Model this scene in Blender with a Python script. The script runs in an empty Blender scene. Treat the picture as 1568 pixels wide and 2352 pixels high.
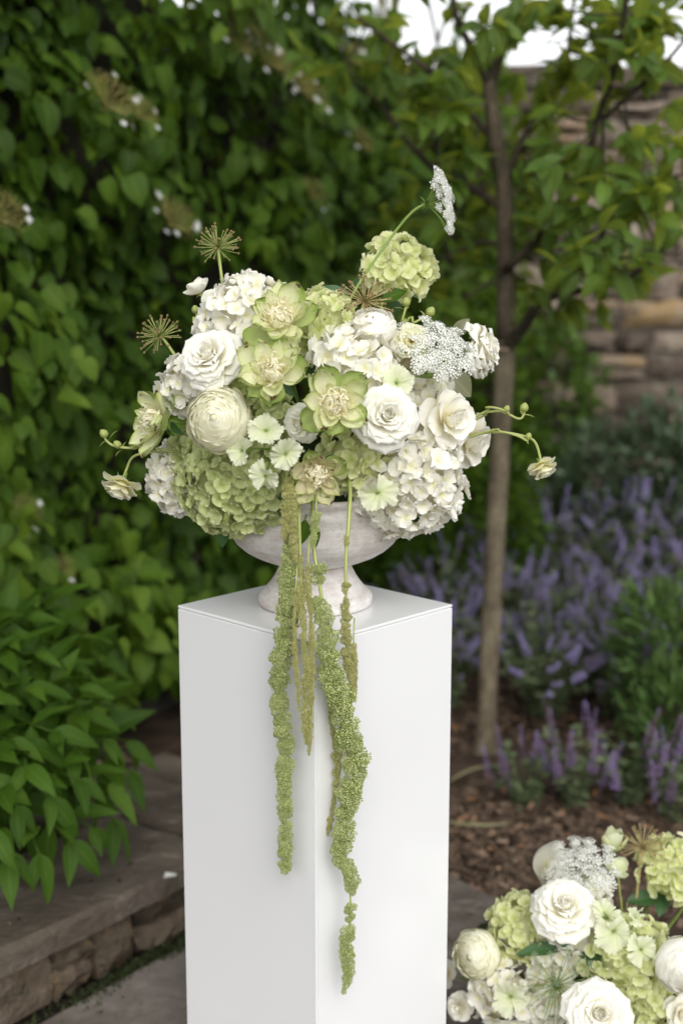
import bpy, math, random
import numpy as np
from mathutils import Vector, Matrix, Quaternion

random.seed(7)
np.random.seed(7)
R = math.radians
SC = bpy.context.scene
COL = SC.collection

# ------------------------------------------------------------------ camera
CAM_H = 1.52
PITCH = math.atan(0.19)
F = 3267.0                      # focal length in pixels of a 1568 x 2352 picture
cam = bpy.data.cameras.new("camera")
cam_ob = bpy.data.objects.new("camera", cam)
COL.objects.link(cam_ob)
cam_ob.location = (0, 0, CAM_H)
cam_ob.rotation_euler = (R(90) - PITCH, 0, 0)
cam.sensor_fit = 'VERTICAL'
cam.sensor_height = 36.0
cam.sensor_width = 24.0
cam.lens = 50.0
cam.clip_start = 0.05
cam.clip_end = 400.0
cam.dof.use_dof = True
cam.dof.focus_distance = 2.12
cam.dof.aperture_fstop = 2.4
SC.camera = cam_ob

# ------------------------------------------------------------------ sky and sun (bright overcast)
SUN_DIR = Vector((0.16, -0.70, 0.60)).normalized()
world = bpy.data.worlds.new("World")
SC.world = world
world.use_nodes = True
wn = world.node_tree
wn.nodes.clear()
w_out = wn.nodes.new('ShaderNodeOutputWorld')
w_bg = wn.nodes.new('ShaderNodeBackground')
w_sky = wn.nodes.new('ShaderNodeTexSky')
w_sky.sky_type = 'NISHITA'
w_sky.sun_disc = False
w_sky.sun_elevation = math.asin(SUN_DIR.z)
w_sky.sun_rotation = math.atan2(SUN_DIR.x, SUN_DIR.y)
w_sky.dust_density = 1.5
w_sky.ozone_density = 0.6
w_hs = wn.nodes.new('ShaderNodeHueSaturation')       # cloud takes most of the blue out
w_hs.inputs['Saturation'].default_value = 0.10
wn.links.new(w_sky.outputs[0], w_hs.inputs['Color'])
wn.links.new(w_hs.outputs[0], w_bg.inputs['Color'])
w_bg.inputs['Strength'].default_value = 0.15
wn.links.new(w_bg.outputs[0], w_out.inputs[0])

sun = bpy.data.lights.new("sun", 'SUN')
sun.energy = 0.5
sun.angle = R(40)
sun.color = (1.0, 0.965, 0.91)
sun_ob = bpy.data.objects.new("sun", sun)
COL.objects.link(sun_ob)
sun_ob.location = (3, -3, 6)
sun_ob.rotation_euler = SUN_DIR.to_track_quat('Z', 'Y').to_euler()

SC.view_settings.view_transform = 'Standard'
SC.view_settings.look = 'None'
SC.view_settings.gamma = 1.0
SC.view_settings.use_curve_mapping = False
SC.view_settings.exposure = 0.76
SC.render.engine = 'CYCLES'
SC.cycles.use_denoising = True
SC.cycles.denoiser = 'OPENIMAGEDENOISE'
SC.cycles.max_bounces = 10
SC.cycles.diffuse_bounces = 7
SC.cycles.transmission_bounces = 8
SC.cycles.transparent_max_bounces = 4
SC.cycles.use_adaptive_sampling = True
SC.cycles.adaptive_threshold = 0.01

# ------------------------------------------------------------------ picture <-> place
SP, CP = math.sin(PITCH), math.cos(PITCH)


def P(u, v, y):
    """Point of the place seen at pixel (u, v), y metres in front of the camera."""
    a, b = (u - 784) / F, (1176 - v) / F
    dy, dz = b * SP + CP, b * CP - SP
    k = y / dy
    return Vector((a * k, y, CAM_H + dz * k))


def PG(u, v, z=0.0):
    """Point at height z seen at pixel (u, v)."""
    a, b = (u - 784) / F, (1176 - v) / F
    dy, dz = b * SP + CP, b * CP - SP
    k = (z - CAM_H) / dz
    return Vector((a * k, dy * k, z))


def px(p):
    """Size of one picture pixel at point p."""
    return (p.y * CP - (p.z - CAM_H) * SP) / F


def proj(p):
    z = p[2] - CAM_H
    d = p[1] * CP - z * SP
    if d < 0.05:
        return (-9999, -9999)
    return (784 + F * p[0] / d, 1176 - F * (p[1] * SP + z * CP) / d)


# ------------------------------------------------------------------ mesh helpers
class MB:
    """Collects pieces of geometry with one vector attribute 'pc' = (along, across, random)."""

    def __init__(self):
        self.v, self.f, self.c, self.n = [], [], [], 0

    def add(self, v, f, c=None, rnd=None):
        v = np.asarray(v, dtype=float).reshape(-1, 3)
        if c is None:
            c = np.zeros((len(v), 3))
        else:
            c = np.array(c, dtype=float).reshape(-1, 3)
        if rnd is not None:
            c = c.copy()
            c[:, 2] = rnd
        self.v.append(v)
        self.c.append(c)
        n = self.n
        self.f.extend([tuple(i + n for i in q) for q in f])
        self.n += len(v)
        return self

    def many(self, v, f, c, O, X, Y, Z, rnd):
        """N copies of one piece; O origins, X Y Z scaled axes, all (N,3)."""
        v = np.asarray(v)
        N, k = len(O), len(v)
        if N == 0:
            return self
        W = (O[:, None, :] + v[None, :, 0:1] * X[:, None, :] + v[None, :, 1:2] * Y[:, None, :]
             + v[None, :, 2:3] * Z[:, None, :]).reshape(-1, 3)
        C = np.tile(np.asarray(c), (N, 1))
        C[:, 2] = np.repeat(rnd, k)
        self.v.append(W)
        self.c.append(C)
        for i in range(N):
            b = self.n + i * k
            self.f.extend([tuple(j + b for j in q) for q in f])
        self.n += N * k
        return self

    def mesh(self, name, mat, smooth=True):
        me = bpy.data.meshes.new(name)
        v = np.concatenate(self.v)
        me.from_pydata(v.tolist(), [], self.f)
        at = me.attributes.new('pc', 'FLOAT_VECTOR', 'POINT')
        at.data.foreach_set('vector', np.concatenate(self.c).astype(np.float32).ravel())
        if smooth:
            me.polygons.foreach_set('use_smooth', np.ones(len(me.polygons), dtype=bool))
        me.materials.append(mat)
        me.update()
        return me

    def build(self, name, mat, parent=None, smooth=True):
        return obj(name, self.mesh(name, mat, smooth), parent)


def obj(name, me, parent=None, M=None):
    o = bpy.data.objects.new(name, me)
    COL.objects.link(o)
    if parent is not None:
        o.parent = parent
    if M is not None:
        o.matrix_basis = M
    return o


def tag(o, label=None, cat=None, group=None, kind=None):
    if label:
        o['label'] = label
    if cat:
        o['category'] = cat
    if group:
        o['group'] = group
    if kind:
        o['kind'] = kind
    return o


def thing(name, label, cat, M=None, group=None):
    o = bpy.data.objects.new(name, None)
    o.empty_display_size = 0.02
    COL.objects.link(o)
    if M is not None:
        o.matrix_basis = M if isinstance(M, Matrix) else Matrix.Translation(M)
    return tag(o, label, cat, group)


def frame(p, z, roll=0.0, s=1.0):
    """Matrix with local +Z along z at p."""
    z = Vector(z).normalized()
    up = Vector((0, 0, 1)) if abs(z.z) < 0.95 else Vector((0, 1, 0))
    x = up.cross(z).normalized()
    y = z.cross(x)
    m = Matrix((x, y, z)).transposed().to_4x4() @ Matrix.Rotation(roll, 4, 'Z') @ Matrix.Scale(s, 4)
    m.translation = Vector(p)
    return m


def grid_faces(rows, cols):
    return [(i * cols + j, i * cols + j + 1, (i + 1) * cols + j + 1, (i + 1) * cols + j)
            for i in range(rows - 1) for j in range(cols - 1)]


def tube(pts, rad, n=7, cap=True):
    """verts, faces, pc of a tube along pts; rad number or list."""
    pts = [Vector(p) for p in pts]
    m = len(pts)
    rad = [rad] * m if not hasattr(rad, '__len__') else rad
    V, C, Fc = [], [], []
    prev = None
    for i, p in enumerate(pts):
        d = (pts[min(i + 1, m - 1)] - pts[max(i - 1, 0)]).normalized()
        if prev is None:
            a = Vector((0, 0, 1)) if abs(d.z) < .9 else Vector((1, 0, 0))
            x = d.cross(a).normalized()
        else:
            x = (prev - d * prev.dot(d)).normalized()
        prev = x
        y = d.cross(x)
        for k in range(n):
            t = 2 * math.pi * k / n
            V.append(p + (x * math.cos(t) + y * math.sin(t)) * rad[i])
            C.append((i / (m - 1), k / n, 0.5))
    for i in range(m - 1):
        for k in range(n):
            k2 = (k + 1) % n
            Fc.append((i * n + k, i * n + k2, (i + 1) * n + k2, (i + 1) * n + k))
    if cap:
        Fc.append(tuple(range(n - 1, -1, -1)))
        Fc.append(tuple((m - 1) * n + k for k in range(n)))
    return [tuple(v) for v in V], Fc, C


def spline(pts, n=4):
    """Catmull-Rom through pts (Vectors), n steps per span."""
    p = [Vector(q) for q in pts]
    p = [p[0] * 2 - p[1]] + p + [p[-1] * 2 - p[-2]]
    out = []
    for i in range(1, len(p) - 2):
        for k in range(n):
            t = k / n
            a, b, c, d = p[i - 1], p[i], p[i + 1], p[i + 2]
            out.append(0.5 * ((2 * b) + (c - a) * t + (2 * a - 5 * b + 4 * c - d) * t * t + (3 * b - a - 3 * c + d) * t ** 3))
    out.append(p[-2])
    return out


def lathe(prof, n=72):
    V, C, Fc = [], [], []
    m = len(prof)
    for i, (r, z) in enumerate(prof):
        for k in range(n):
            t = 2 * math.pi * k / n
            V.append((r * math.cos(t), r * math.sin(t), z))
            C.append((i / m, k / n, 0))
    for i in range(m - 1):
        for k in range(n):
            k2 = (k + 1) % n
            Fc.append((i * n + k, i * n + k2, (i + 1) * n + k2, (i + 1) * n + k))
    return V, Fc, C


def slab_mesh(poly, z0, z1, bev=0.008, rng=None, rough=0.0):
    """Bevelled prism over a convex polygon [(x,y)]."""
    n = len(poly)
    c = np.mean(np.array(poly), axis=0)
    V = []
    for (k, z) in ((1, z0), (1, z1 - bev), (0, z1)):
        for (x, y) in poly:
            d = np.array((x, y)) - c
            L = np.linalg.norm(d)
            q = c + d * (1 if k else (L - bev) / L)
            zz = z + (rng.uniform(-rough, rough) if rng is not None and z != z0 else 0)
            V.append((q[0], q[1], zz))
    Fc = []
    for a in (0, 1):
        for i in range(n):
            j = (i + 1) % n
            Fc.append((a * n + i, a * n + j, (a + 1) * n + j, (a + 1) * n + i))
    Fc.append(tuple(2 * n + i for i in range(n)))
    Fc.append(tuple(range(n - 1, -1, -1)))
    return V, Fc


# garden axes: e1 runs along the low wall and the hedge (away to the right), e2 across
E1 = Vector((.4817, .8766, 0))
E2 = Vector((.8766, -.4817, 0))
S0 = PG(0, 2190, .17)            # on the front edge of the low wall
S1 = PG(425, 1985, .17)
SD = (S1 - S0).normalized()      # along the low wall
SN = Vector((-SD.y, SD.x, 0))    # into the bed


# ------------------------------------------------------------------ materials
def mat(name):
    m = bpy.data.materials.new(name)
    m.use_nodes = True
    m.node_tree.nodes.clear()
    return m, m.node_tree


def N(t, kind, **kw):
    n = t.nodes.new(kind)
    for k, v in kw.items():
        if k in n.inputs.keys():
            n.inputs[k].default_value = v
        else:
            setattr(n, k, v)
    return n


def ramp(t, fac, stops, interp='LINEAR'):
    n = t.nodes.new('ShaderNodeValToRGB')
    cr = n.color_ramp
    cr.interpolation = interp
    while len(cr.elements) < len(stops):
        cr.elements.new(0.5)
    for e, (p, c) in zip(cr.elements, stops):
        e.position = p
        e.color = (*c, 1) if len(c) == 3 else c
    if fac is not None:
        t.links.new(fac, n.inputs[0])
    return n.outputs[0]


def mixc(t, fac, a, b, mode='MIX'):
    n = t.nodes.new('ShaderNodeMix')
    n.data_type = 'RGBA'
    n.blend_type = mode
    for s, x in ((n.inputs[0], fac), (n.inputs[6], a), (n.inputs[7], b)):
        if hasattr(x, 'is_linked'):
            t.links.new(x, s)
        else:
            s.default_value = (*x, 1) if isinstance(x, tuple) and len(x) == 3 else x
    return n.outputs[2]


def math_(t, op, a, b=0.0, clamp=False):
    n = t.nodes.new('ShaderNodeMath')
    n.operation = op
    n.use_clamp = clamp
    for s, x in ((n.inputs[0], a), (n.inputs[1], b)):
        if hasattr(x, 'is_linked'):
            t.links.new(x, s)
        else:
            s.default_value = x
    return n.outputs[0]


def noise(t, scale, detail=3.0, vec=None, rough=0.55, typ='Fac'):
    n = t.nodes.new('ShaderNodeTexNoise')
    n.inputs['Scale'].default_value = scale
    n.inputs['Detail'].default_value = detail
    n.inputs['Roughness'].default_value = rough
    if vec is not None:
        t.links.new(vec, n.inputs['Vector'])
    return n.outputs[typ]


def pc_nodes(t):
    a = t.nodes.new('ShaderNodeAttribute')
    a.attribute_name = 'pc'
    s = t.nodes.new('ShaderNodeSeparateXYZ')
    t.links.new(a.outputs['Vector'], s.inputs[0])
    return s.outputs[0], s.outputs[1], s.outputs[2]


def bump(t, height, strength=0.3, dist=0.01):
    n = t.nodes.new('ShaderNodeBump')
    n.inputs['Strength'].default_value = strength
    n.inputs['Distance'].default_value = dist
    t.links.new(height, n.inputs['Height'])
    return n.outputs[0]


def finish(t, col, rough=0.5, spec=0.3, transl=0.0, tcol=None, nrm=None, coat=0.0, sheen=0.0):
    out = t.nodes.new('ShaderNodeOutputMaterial')
    b = t.nodes.new('ShaderNodeBsdfPrincipled')
    b.inputs['Specular IOR Level'].default_value = spec
    if hasattr(rough, 'is_linked'):
        t.links.new(rough, b.inputs['Roughness'])
    else:
        b.inputs['Roughness'].default_value = rough
    if coat:
        b.inputs['Coat Weight'].default_value = coat
        b.inputs['Coat Roughness'].default_value = 0.08
    if hasattr(col, 'is_linked'):
        t.links.new(col, b.inputs['Base Color'])
    else:
        b.inputs['Base Color'].default_value = (*col, 1)
    if nrm is not None:
        t.links.new(nrm, b.inputs['Normal'])
    if transl > 0:
        tr = t.nodes.new('ShaderNodeBsdfTranslucent')
        tc = tcol if tcol is not None else col
        if hasattr(tc, 'is_linked'):
            t.links.new(tc, tr.inputs['Color'])
        else:
            tr.inputs['Color'].default_value = (*tc, 1)
        if nrm is not None:
            t.links.new(nrm, tr.inputs['Normal'])
        mx = t.nodes.new('ShaderNodeMixShader')
        mx.inputs[0].default_value = transl
        t.links.new(b.outputs[0], mx.inputs[1])
        t.links.new(tr.outputs[0], mx.inputs[2])
        t.links.new(mx.outputs[0], out.inputs[0])
    else:
        t.links.new(b.outputs[0], out.inputs[0])


def obj_coord(t):
    return t.nodes.new('ShaderNodeTexCoord').outputs['Object']


def world_pos(t):
    return t.nodes.new('ShaderNodeNewGeometry').outputs['Position']


def petal_mat(name, stops, vary=0.06, transl=0.42, spots=None, veins=0.0, margin=0.0):
    """Petal: colour runs from base (0) to tip (1); small per-petal variation."""
    m, t = mat(name)
    a, s, r = pc_nodes(t)
    oi = t.nodes.new('ShaderNodeObjectInfo').outputs['Random']
    nz = noise(t, 90.0, 2.0, world_pos(t))
    f = math_(t, 'ADD', a, math_(t, 'MULTIPLY', math_(t, 'SUBTRACT', nz, 0.5), 0.35))
    if margin:
        f = math_(t, 'ADD', math_(t, 'MULTIPLY', f, 1.0 - margin * .55), math_(t, 'MULTIPLY', math_(t, 'POWER', math_(t, 'ABSOLUTE', s), 2.5), margin))
    c = ramp(t, f, stops)
    c = mixc(t, math_(t, 'MULTIPLY', oi, vary * 3), c, tuple(x * 0.86 for x in stops[-1][1]))
    if veins:
        w = t.nodes.new('ShaderNodeTexWave')
        w.inputs['Scale'].default_value = 3.2
        w.inputs['Distortion'].default_value = 2.5
        cx = t.nodes.new('ShaderNodeCombineXYZ')
        t.links.new(s, cx.inputs[0])
        t.links.new(math_(t, 'MULTIPLY', a, 0.25), cx.inputs[1])
        t.links.new(cx.outputs[0], w.inputs['Vector'])
        c = mixc(t, math_(t, 'MULTIPLY', w.outputs['Fac'], veins), c, tuple(x * .62 for x in stops[-1][1]))
    if spots:
        edge = math_(t, 'MAXIMUM', a, math_(t, 'ABSOLUTE', s))
        k = math_(t, 'MULTIPLY', noise(t, 75.0, 3.0, world_pos(t)), edge)
        k = ramp(t, k, [(0.55, (0, 0, 0)), (0.63, (1, 1, 1))])
        c = mixc(t, k, c, spots)
    finish(t, c, rough=0.65, spec=0.15, transl=transl, tcol=c, nrm=bump(t, noise(t, 190.0, 3.0, world_pos(t)), 0.16, 0.003))
    return m


def leaf_mat(name, stops, vein=0.22, rough=0.42, transl=0.3, spec=0.4):
    m, t = mat(name)
    a, s, r = pc_nodes(t)
    oi = t.nodes.new('ShaderNodeObjectInfo').outputs['Random']
    nz = noise(t, 14.0, 3.0, world_pos(t))
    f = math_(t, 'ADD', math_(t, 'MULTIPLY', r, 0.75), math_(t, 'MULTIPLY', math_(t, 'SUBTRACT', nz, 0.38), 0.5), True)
    c = ramp(t, f, stops)
    mid = ramp(t, math_(t, 'ABSOLUTE', s), [(0.0, (1, 1, 1)), (0.10, (0, 0, 0))])
    # side veins
    w = t.nodes.new('ShaderNodeTexWave')
    w.inputs['Scale'].default_value = 1.5
    cx = t.nodes.new('ShaderNodeCombineXYZ')
    t.links.new(math_(t, 'SUBTRACT', math_(t, 'MULTIPLY', a, 1.6), math_(t, 'ABSOLUTE', s)), cx.inputs[0])
    t.links.new(cx.outputs[0], w.inputs['Vector'])
    sv = ramp(t, w.outputs['Fac'], [(0.75, (0, 0, 0)), (1.0, (1, 1, 1))])
    c = mixc(t, math_(t, 'MULTIPLY', mid, vein), c, tuple(min(1, x * 2.0) for x in stops[-1][1]))
    c = mixc(t, math_(t, 'MULTIPLY', sv, vein * 0.6), c, tuple(min(1, x * 1.6) for x in stops[-1][1]))
    tc = mixc(t, 0.5, c, tuple(min(1, x * 2.2) for x in (stops[-1][1][0], stops[-1][1][1], stops[-1][1][2] * .6)))
    finish(t, c, rough=rough, spec=spec, transl=transl, tcol=tc, nrm=bump(t, w.outputs['Fac'], 0.18, 0.003))
    return m


WHITE = petal_mat('white petal', [(0.0, (.95, .88, .58)), (0.4, (.95, .925, .80)), (1.0, (.955, .945, .88))], .012, transl=.26)
CREAM = petal_mat('cream petal', [(0.0, (.90, .85, .45)), (0.6, (.92, .90, .64)), (1.0, (.93, .92, .78))], .015, transl=.22)
PALEYELLOW = petal_mat('pale yellow petal', [(0.0, (.62, .42, .05)), (0.16, (.84, .77, .28)), (0.6, (.87, .85, .58)), (1.0, (.87, .86, .68))], .04)
GREENCREAM = petal_mat('green cream petal', [(0.0, (.94, .91, .68)), (0.50, (.93, .92, .66)), (0.82, (.80, .84, .44)), (1.0, (.53, .63, .20))], .05, spots=(.17, .045, .045), veins=.12, margin=.42, transl=.34)
GREENGUARD = petal_mat('green guard petal', [(0.0, (.84, .86, .50)), (0.45, (.66, .75, .32)), (0.85, (.40, .53, .13)), (1.0, (.24, .33, .08))], .10, spots=(.14, .04, .05), veins=.2, margin=.38, transl=.34)
PINKCREAM = petal_mat('pinkish green petal', [(0.0, (.92, .80, .62)), (0.5, (.88, .80, .56)), (0.82, (.70, .70, .36)), (1.0, (.48, .54, .20))], .08, spots=(.16, .06, .045), veins=.14, margin=.35)
STAMEN = petal_mat('stamen', [(0.0, (.95, .88, .62)), (1.0, (.96, .93, .76))], .02, transl=.35)
LIME = petal_mat('lime floret', [(0.0, (.60, .67, .22)), (0.5, (.82, .85, .45)), (1.0, (.91, .915, .60))], .08, veins=.06)
GREENFLORET = petal_mat('green floret', [(0.0, (.42, .50, .15)), (0.5, (.65, .72, .32)), (1.0, (.80, .83, .48))], .14, veins=.10)
WHITEFLORET = petal_mat('white floret', [(0.0, (.84, .82, .50)), (0.35, (.945, .925, .81)), (1.0, (.955, .945, .885))], .02, transl=.30)
CREAMFLORET = petal_mat('cream floret', [(0.0, (.76, .66, .36)), (0.5, (.86, .80, .62)), (1.0, (.87, .83, .70))], .05)
DIANTHUS = petal_mat('pale green petal', [(0.0, (.50, .60, .24)), (0.25, (.80, .85, .54)), (1.0, (.88, .90, .70))], .04, veins=.03)
ANTHURIUM = leaf_mat('green spathe', [(0.0, (.30, .46, .08)), (1.0, (.42, .58, .14))], vein=.15, rough=.25, transl=.15)
STEM = leaf_mat('flower stem', [(0.0, (.16, .26, .05)), (1.0, (.30, .40, .10))], vein=0, rough=.45, transl=.1)
PALESTEM = leaf_mat('pale stem', [(0.0, (.36, .42, .12)), (1.0, (.50, .54, .20))], vein=0, rough=.45, transl=.1)
STRAWSTEM = leaf_mat('straw stem', [(0.0, (.46, .40, .16)), (1.0, (.58, .44, .22))], vein=0, rough=.5, transl=.05)
POD = leaf_mat('seed pod', [(0.0, (.14, .17, .06)), (0.45, (.24, .22, .08)), (0.62, (.36, .20, .10)), (1.0, (.42, .24, .14))], vein=0, rough=.6, transl=.05)
LACE = petal_mat('lace floret', [(0.0, (.58, .66, .38)), (0.3, (.92, .93, .84)), (1.0, (.95, .95, .92))], .03, transl=.25)
LACEGREEN = petal_mat('lace bud', [(0.0, (.22, .32, .12)), (0.5, (.44, .54, .32)), (1.0, (.76, .80, .66))], .08)
AMARANTH = petal_mat('amaranth bead', [(0.0, (.26, .35, .08)), (0.5, (.50, .58, .20)), (1.0, (.78, .80, .42))], .10, transl=.22)
AMARANTHO = petal_mat('olive amaranth bead', [(0.0, (.30, .33, .08)), (0.5, (.56, .56, .19)), (1.0, (.80, .76, .38))], .10, transl=.22)
DARKLEAF = leaf_mat('florist leaf', [(0.0, (0.029, 0.080, 0.026)), (1.0, (0.080, 0.174, 0.058))], vein=.3, rough=.4, transl=.2)
SAGELEAF = leaf_mat('grey green leaf', [(0.0, (.16, .17, .09)), (1.0, (.26, .26, .15))], vein=.25, rough=.5, transl=.25)
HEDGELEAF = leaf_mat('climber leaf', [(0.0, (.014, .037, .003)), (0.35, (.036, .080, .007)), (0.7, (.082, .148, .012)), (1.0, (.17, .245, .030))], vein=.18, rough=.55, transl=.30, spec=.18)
TREELEAF = leaf_mat('tree leaf', [(0.0, (.018, .050, .009)), (0.4, (.044, .104, .017)), (0.75, (.098, .185, .028)), (0.93, (.20, .29, .045)), (1.0, (.42, .48, .08))], vein=.2, rough=.45, transl=.42, spec=.26)
SPURGELEAF = leaf_mat('spurge leaf', [(0.0, (.030, .072, .016)), (1.0, (.125, .20, .055))], vein=.1, rough=.6, transl=.25, spec=.2)
BUSHLEAF = leaf_mat('shrub leaf', [(0.0, (.028, .055, .028)), (1.0, (.115, .16, .085))], vein=.1, rough=.5, transl=.2)
LIMELEAF = leaf_mat('light shrub leaf', [(0.0, (0.045, 0.098, 0.015)), (1.0, (0.128, 0.210, 0.033))], vein=.1, rough=.5, transl=.3)
POINTLEAF = leaf_mat('pointed leaf', [(0.0, (.022, .058, .005)), (0.6, (.056, .120, .011)), (1.0, (.115, .20, .021))], vein=.22, rough=.55, transl=.28, spec=.18)
MINTLEAF = leaf_mat('catmint leaf', [(0.0, (0.060, 0.093, 0.039)), (1.0, (0.180, 0.217, 0.105))], vein=.1, rough=.6, transl=.15)
PURPLE = petal_mat('catmint flower', [(0.0, (.13, .10, .09)), (0.5, (.19, .155, .19)), (0.8, (.28, .24, .40)), (1.0, (.46, .39, .74))], .3, transl=.2)
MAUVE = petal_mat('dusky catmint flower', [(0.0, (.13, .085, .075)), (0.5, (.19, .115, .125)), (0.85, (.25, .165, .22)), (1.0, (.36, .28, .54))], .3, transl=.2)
UMBEL = petal_mat('climber flower head', [(0.0, (.15, .15, .04)), (1.0, (.40, .35, .12))], .2, transl=.15)
BRACT = petal_mat('white bract', [(0.0, (.70, .70, .55)), (1.0, (.84, .84, .80))], .1)
DRYBLADE = leaf_mat('dry blade', [(0.0, (0.270, 0.255, 0.135)), (1.0, (0.390, 0.375, 0.210))], vein=.1, rough=.6, transl=.2)


def bark_mat(name, a, b, c, scale=18.0):
    m, t = mat(name)
    co = t.nodes.new('ShaderNodeMapping')
    co.inputs['Scale'].default_value = (1, 1, 0.55)
    t.links.new(world_pos(t), co.inputs[0])
    n1 = noise(t, scale, 5.0, co.outputs[0], .6)
    n2 = noise(t, scale * 5, 4.0, co.outputs[0], .6)
    f = math_(t, 'ADD', math_(t, 'MULTIPLY', n1, .7), math_(t, 'MULTIPLY', n2, .3))
    col = ramp(t, f, [(.32, a), (.5, b), (.68, c)])
    finish(t, col, rough=.85, spec=.2, nrm=bump(t, f, .6, .01))
    return m


BARK = bark_mat('tree bark', (.052, .041, .027), (.140, .114, .076), (.26, .22, .15))
SHADEBARK = bark_mat('shaded upper bark', (.034, .027, .018), (.080, .064, .043), (.155, .126, .087))  # shade on the upper trunk painted in as a darker bark colour
DARKBARK = bark_mat('branch bark', (.022, .017, .012), (.048, .038, .026), (.085, .068, .046))
STRAP = bark_mat('tree strap', (0.224, 0.168, 0.112), (0.308, 0.238, 0.168), (0.364, 0.294, 0.224))


def stone_mat(name, stops, lichen=None, scale=9.0, bumps=.5, moss=None, rough=.85, vary=.5, stretch=None):
    m, t = mat(name)
    oi = t.nodes.new('ShaderNodeObjectInfo').outputs['Random']
    wp = world_pos(t)
    if stretch:                       # bedding runs along the low wall
        mp_ = t.nodes.new('ShaderNodeMapping')
        mp_.inputs['Rotation'].default_value = (0, 0, -math.atan2(SD.y, SD.x))
        mp_.inputs['Scale'].default_value = (stretch, 1, 1)
        t.links.new(wp, mp_.inputs[0])
        wp = mp_.outputs[0]
    n1 = noise(t, scale, 6.0, wp, .62)
    n2 = noise(t, scale * 7, 4.0, wp, .6)
    n3 = noise(t, scale * .35, 2.0, wp)
    f = math_(t, 'ADD', math_(t, 'MULTIPLY', n1, .55), math_(t, 'MULTIPLY', n2, .25))
    f = math_(t, 'ADD', f, math_(t, 'MULTIPLY', math_(t, 'SUBTRACT', oi, .5), vary))
    f = math_(t, 'ADD', f, math_(t, 'MULTIPLY', math_(t, 'SUBTRACT', n3, .5), .4), True)
    c = ramp(t, f, stops)
    if lichen:
        k = ramp(t, noise(t, scale * 1.7, 5.0, wp, .7), [(.56, (0, 0, 0)), (.66, (1, 1, 1))])
        c = mixc(t, math_(t, 'MULTIPLY', k, .7), c, lichen)
    if moss:
        k = ramp(t, noise(t, scale * .9, 5.0, wp, .7), [(.60, (0, 0, 0)), (.68, (1, 1, 1))])
        c = mixc(t, math_(t, 'MULTIPLY', k, .8), c, moss)
    st = ramp(t, noise(t, scale * .55, 6.0, wp, .72), [(.40, (1, 1, 1)), (.62, (.52, .50, .47))])
    c = mixc(t, .8, c, st, 'MULTIPLY')
    h = math_(t, 'ADD', n1, math_(t, 'MULTIPLY', n2, .5))
    finish(t, c, rough=rough, spec=.25, nrm=bump(t, h, bumps, .02))
    return m


WALLSTONE = stone_mat('sandstone', [(.05, (.075, .060, .048)), (.28, (.165, .128, .098)), (.48, (.27, .215, .165)), (.66, (.33, .27, .22)), (.82, (.36, .24, .11)), (1.0, (.46, .40, .33))], lichen=(.33, .30, .25), scale=6.0, bumps=.9, vary=.85)
MORTAR = stone_mat('lime mortar', [(.2, (0.120, 0.102, 0.084)), (.6, (0.120, 0.102, 0.084)), (.9, (0.168, 0.144, 0.120))], scale=14.0)
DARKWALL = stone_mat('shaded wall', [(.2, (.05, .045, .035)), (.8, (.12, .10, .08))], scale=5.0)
COPING = stone_mat('weathered coping', [(.12, (.055, .043, .033)), (.38, (.115, .092, .072)), (.62, (.18, .148, .118)), (.9, (.29, .25, .20))], lichen=(.24, .21, .165), scale=9.0, bumps=.7, stretch=.5)
RUBBLE = stone_mat('rubble stone', [(.1, (.055, .042, .030)), (.38, (.115, .088, .062)), (.62, (.19, .145, .105)), (.9, (.29, .24, .185))], lichen=(.22, .14, .055), scale=14.0, bumps=1.0, moss=(.05, .055, .03))
PAVING = stone_mat('paving stone', [(.12, (0.108, 0.090, 0.075)), (.42, (0.183, 0.156, 0.135)), (.68, (0.247, 0.214, 0.188)), (.92, (0.330, 0.285, 0.255))], lichen=(0.285, 0.255, 0.225), scale=8.0, bumps=.3, rough=.75)
SOIL = stone_mat('dark soil', [(.2, (0.015, 0.011, 0.007)), (.55, (0.036, 0.024, 0.017)), (.9, (0.063, 0.044, 0.030))], scale=26.0, bumps=1.0)
MOSS = leaf_mat('moss', [(0.0, (.022, .036, .010)), (1.0, (.075, .095, .028))], vein=0, rough=.8, transl=.15)
CHIP = None
m, t = mat('bark chip')
a, s, r = pc_nodes(t)
c = ramp(t, r, [(0, (.030, .020, .013)), (.4, (.090, .060, .041)), (.75, (.165, .114, .078)), (.93, (.28, .20, .146)), (1, (.33, .16, .067))])
finish(t, c, rough=.85, spec=.2, nrm=bump(t, noise(t, 120.0, 3.0, world_pos(t)), .5, .004))
CHIP = m

m, t = mat('white acrylic')
nz = noise(t, 3.0, 2.0, world_pos(t))
c = ramp(t, nz, [(.3, (.80, .80, .805)), (.7, (.83, .83, .832))])
rg = ramp(t, noise(t, 5.0, 4.0, world_pos(t)), [(.3, (.16, .16, .16)), (.7, (.24, .24, .24))])
finish(t, c, rough=rg, spec=.5)
ACRYLIC = m
m, t = mat('glue seam')
finish(t, (.62, .61, .55), rough=.6)
SEAM = m

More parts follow.
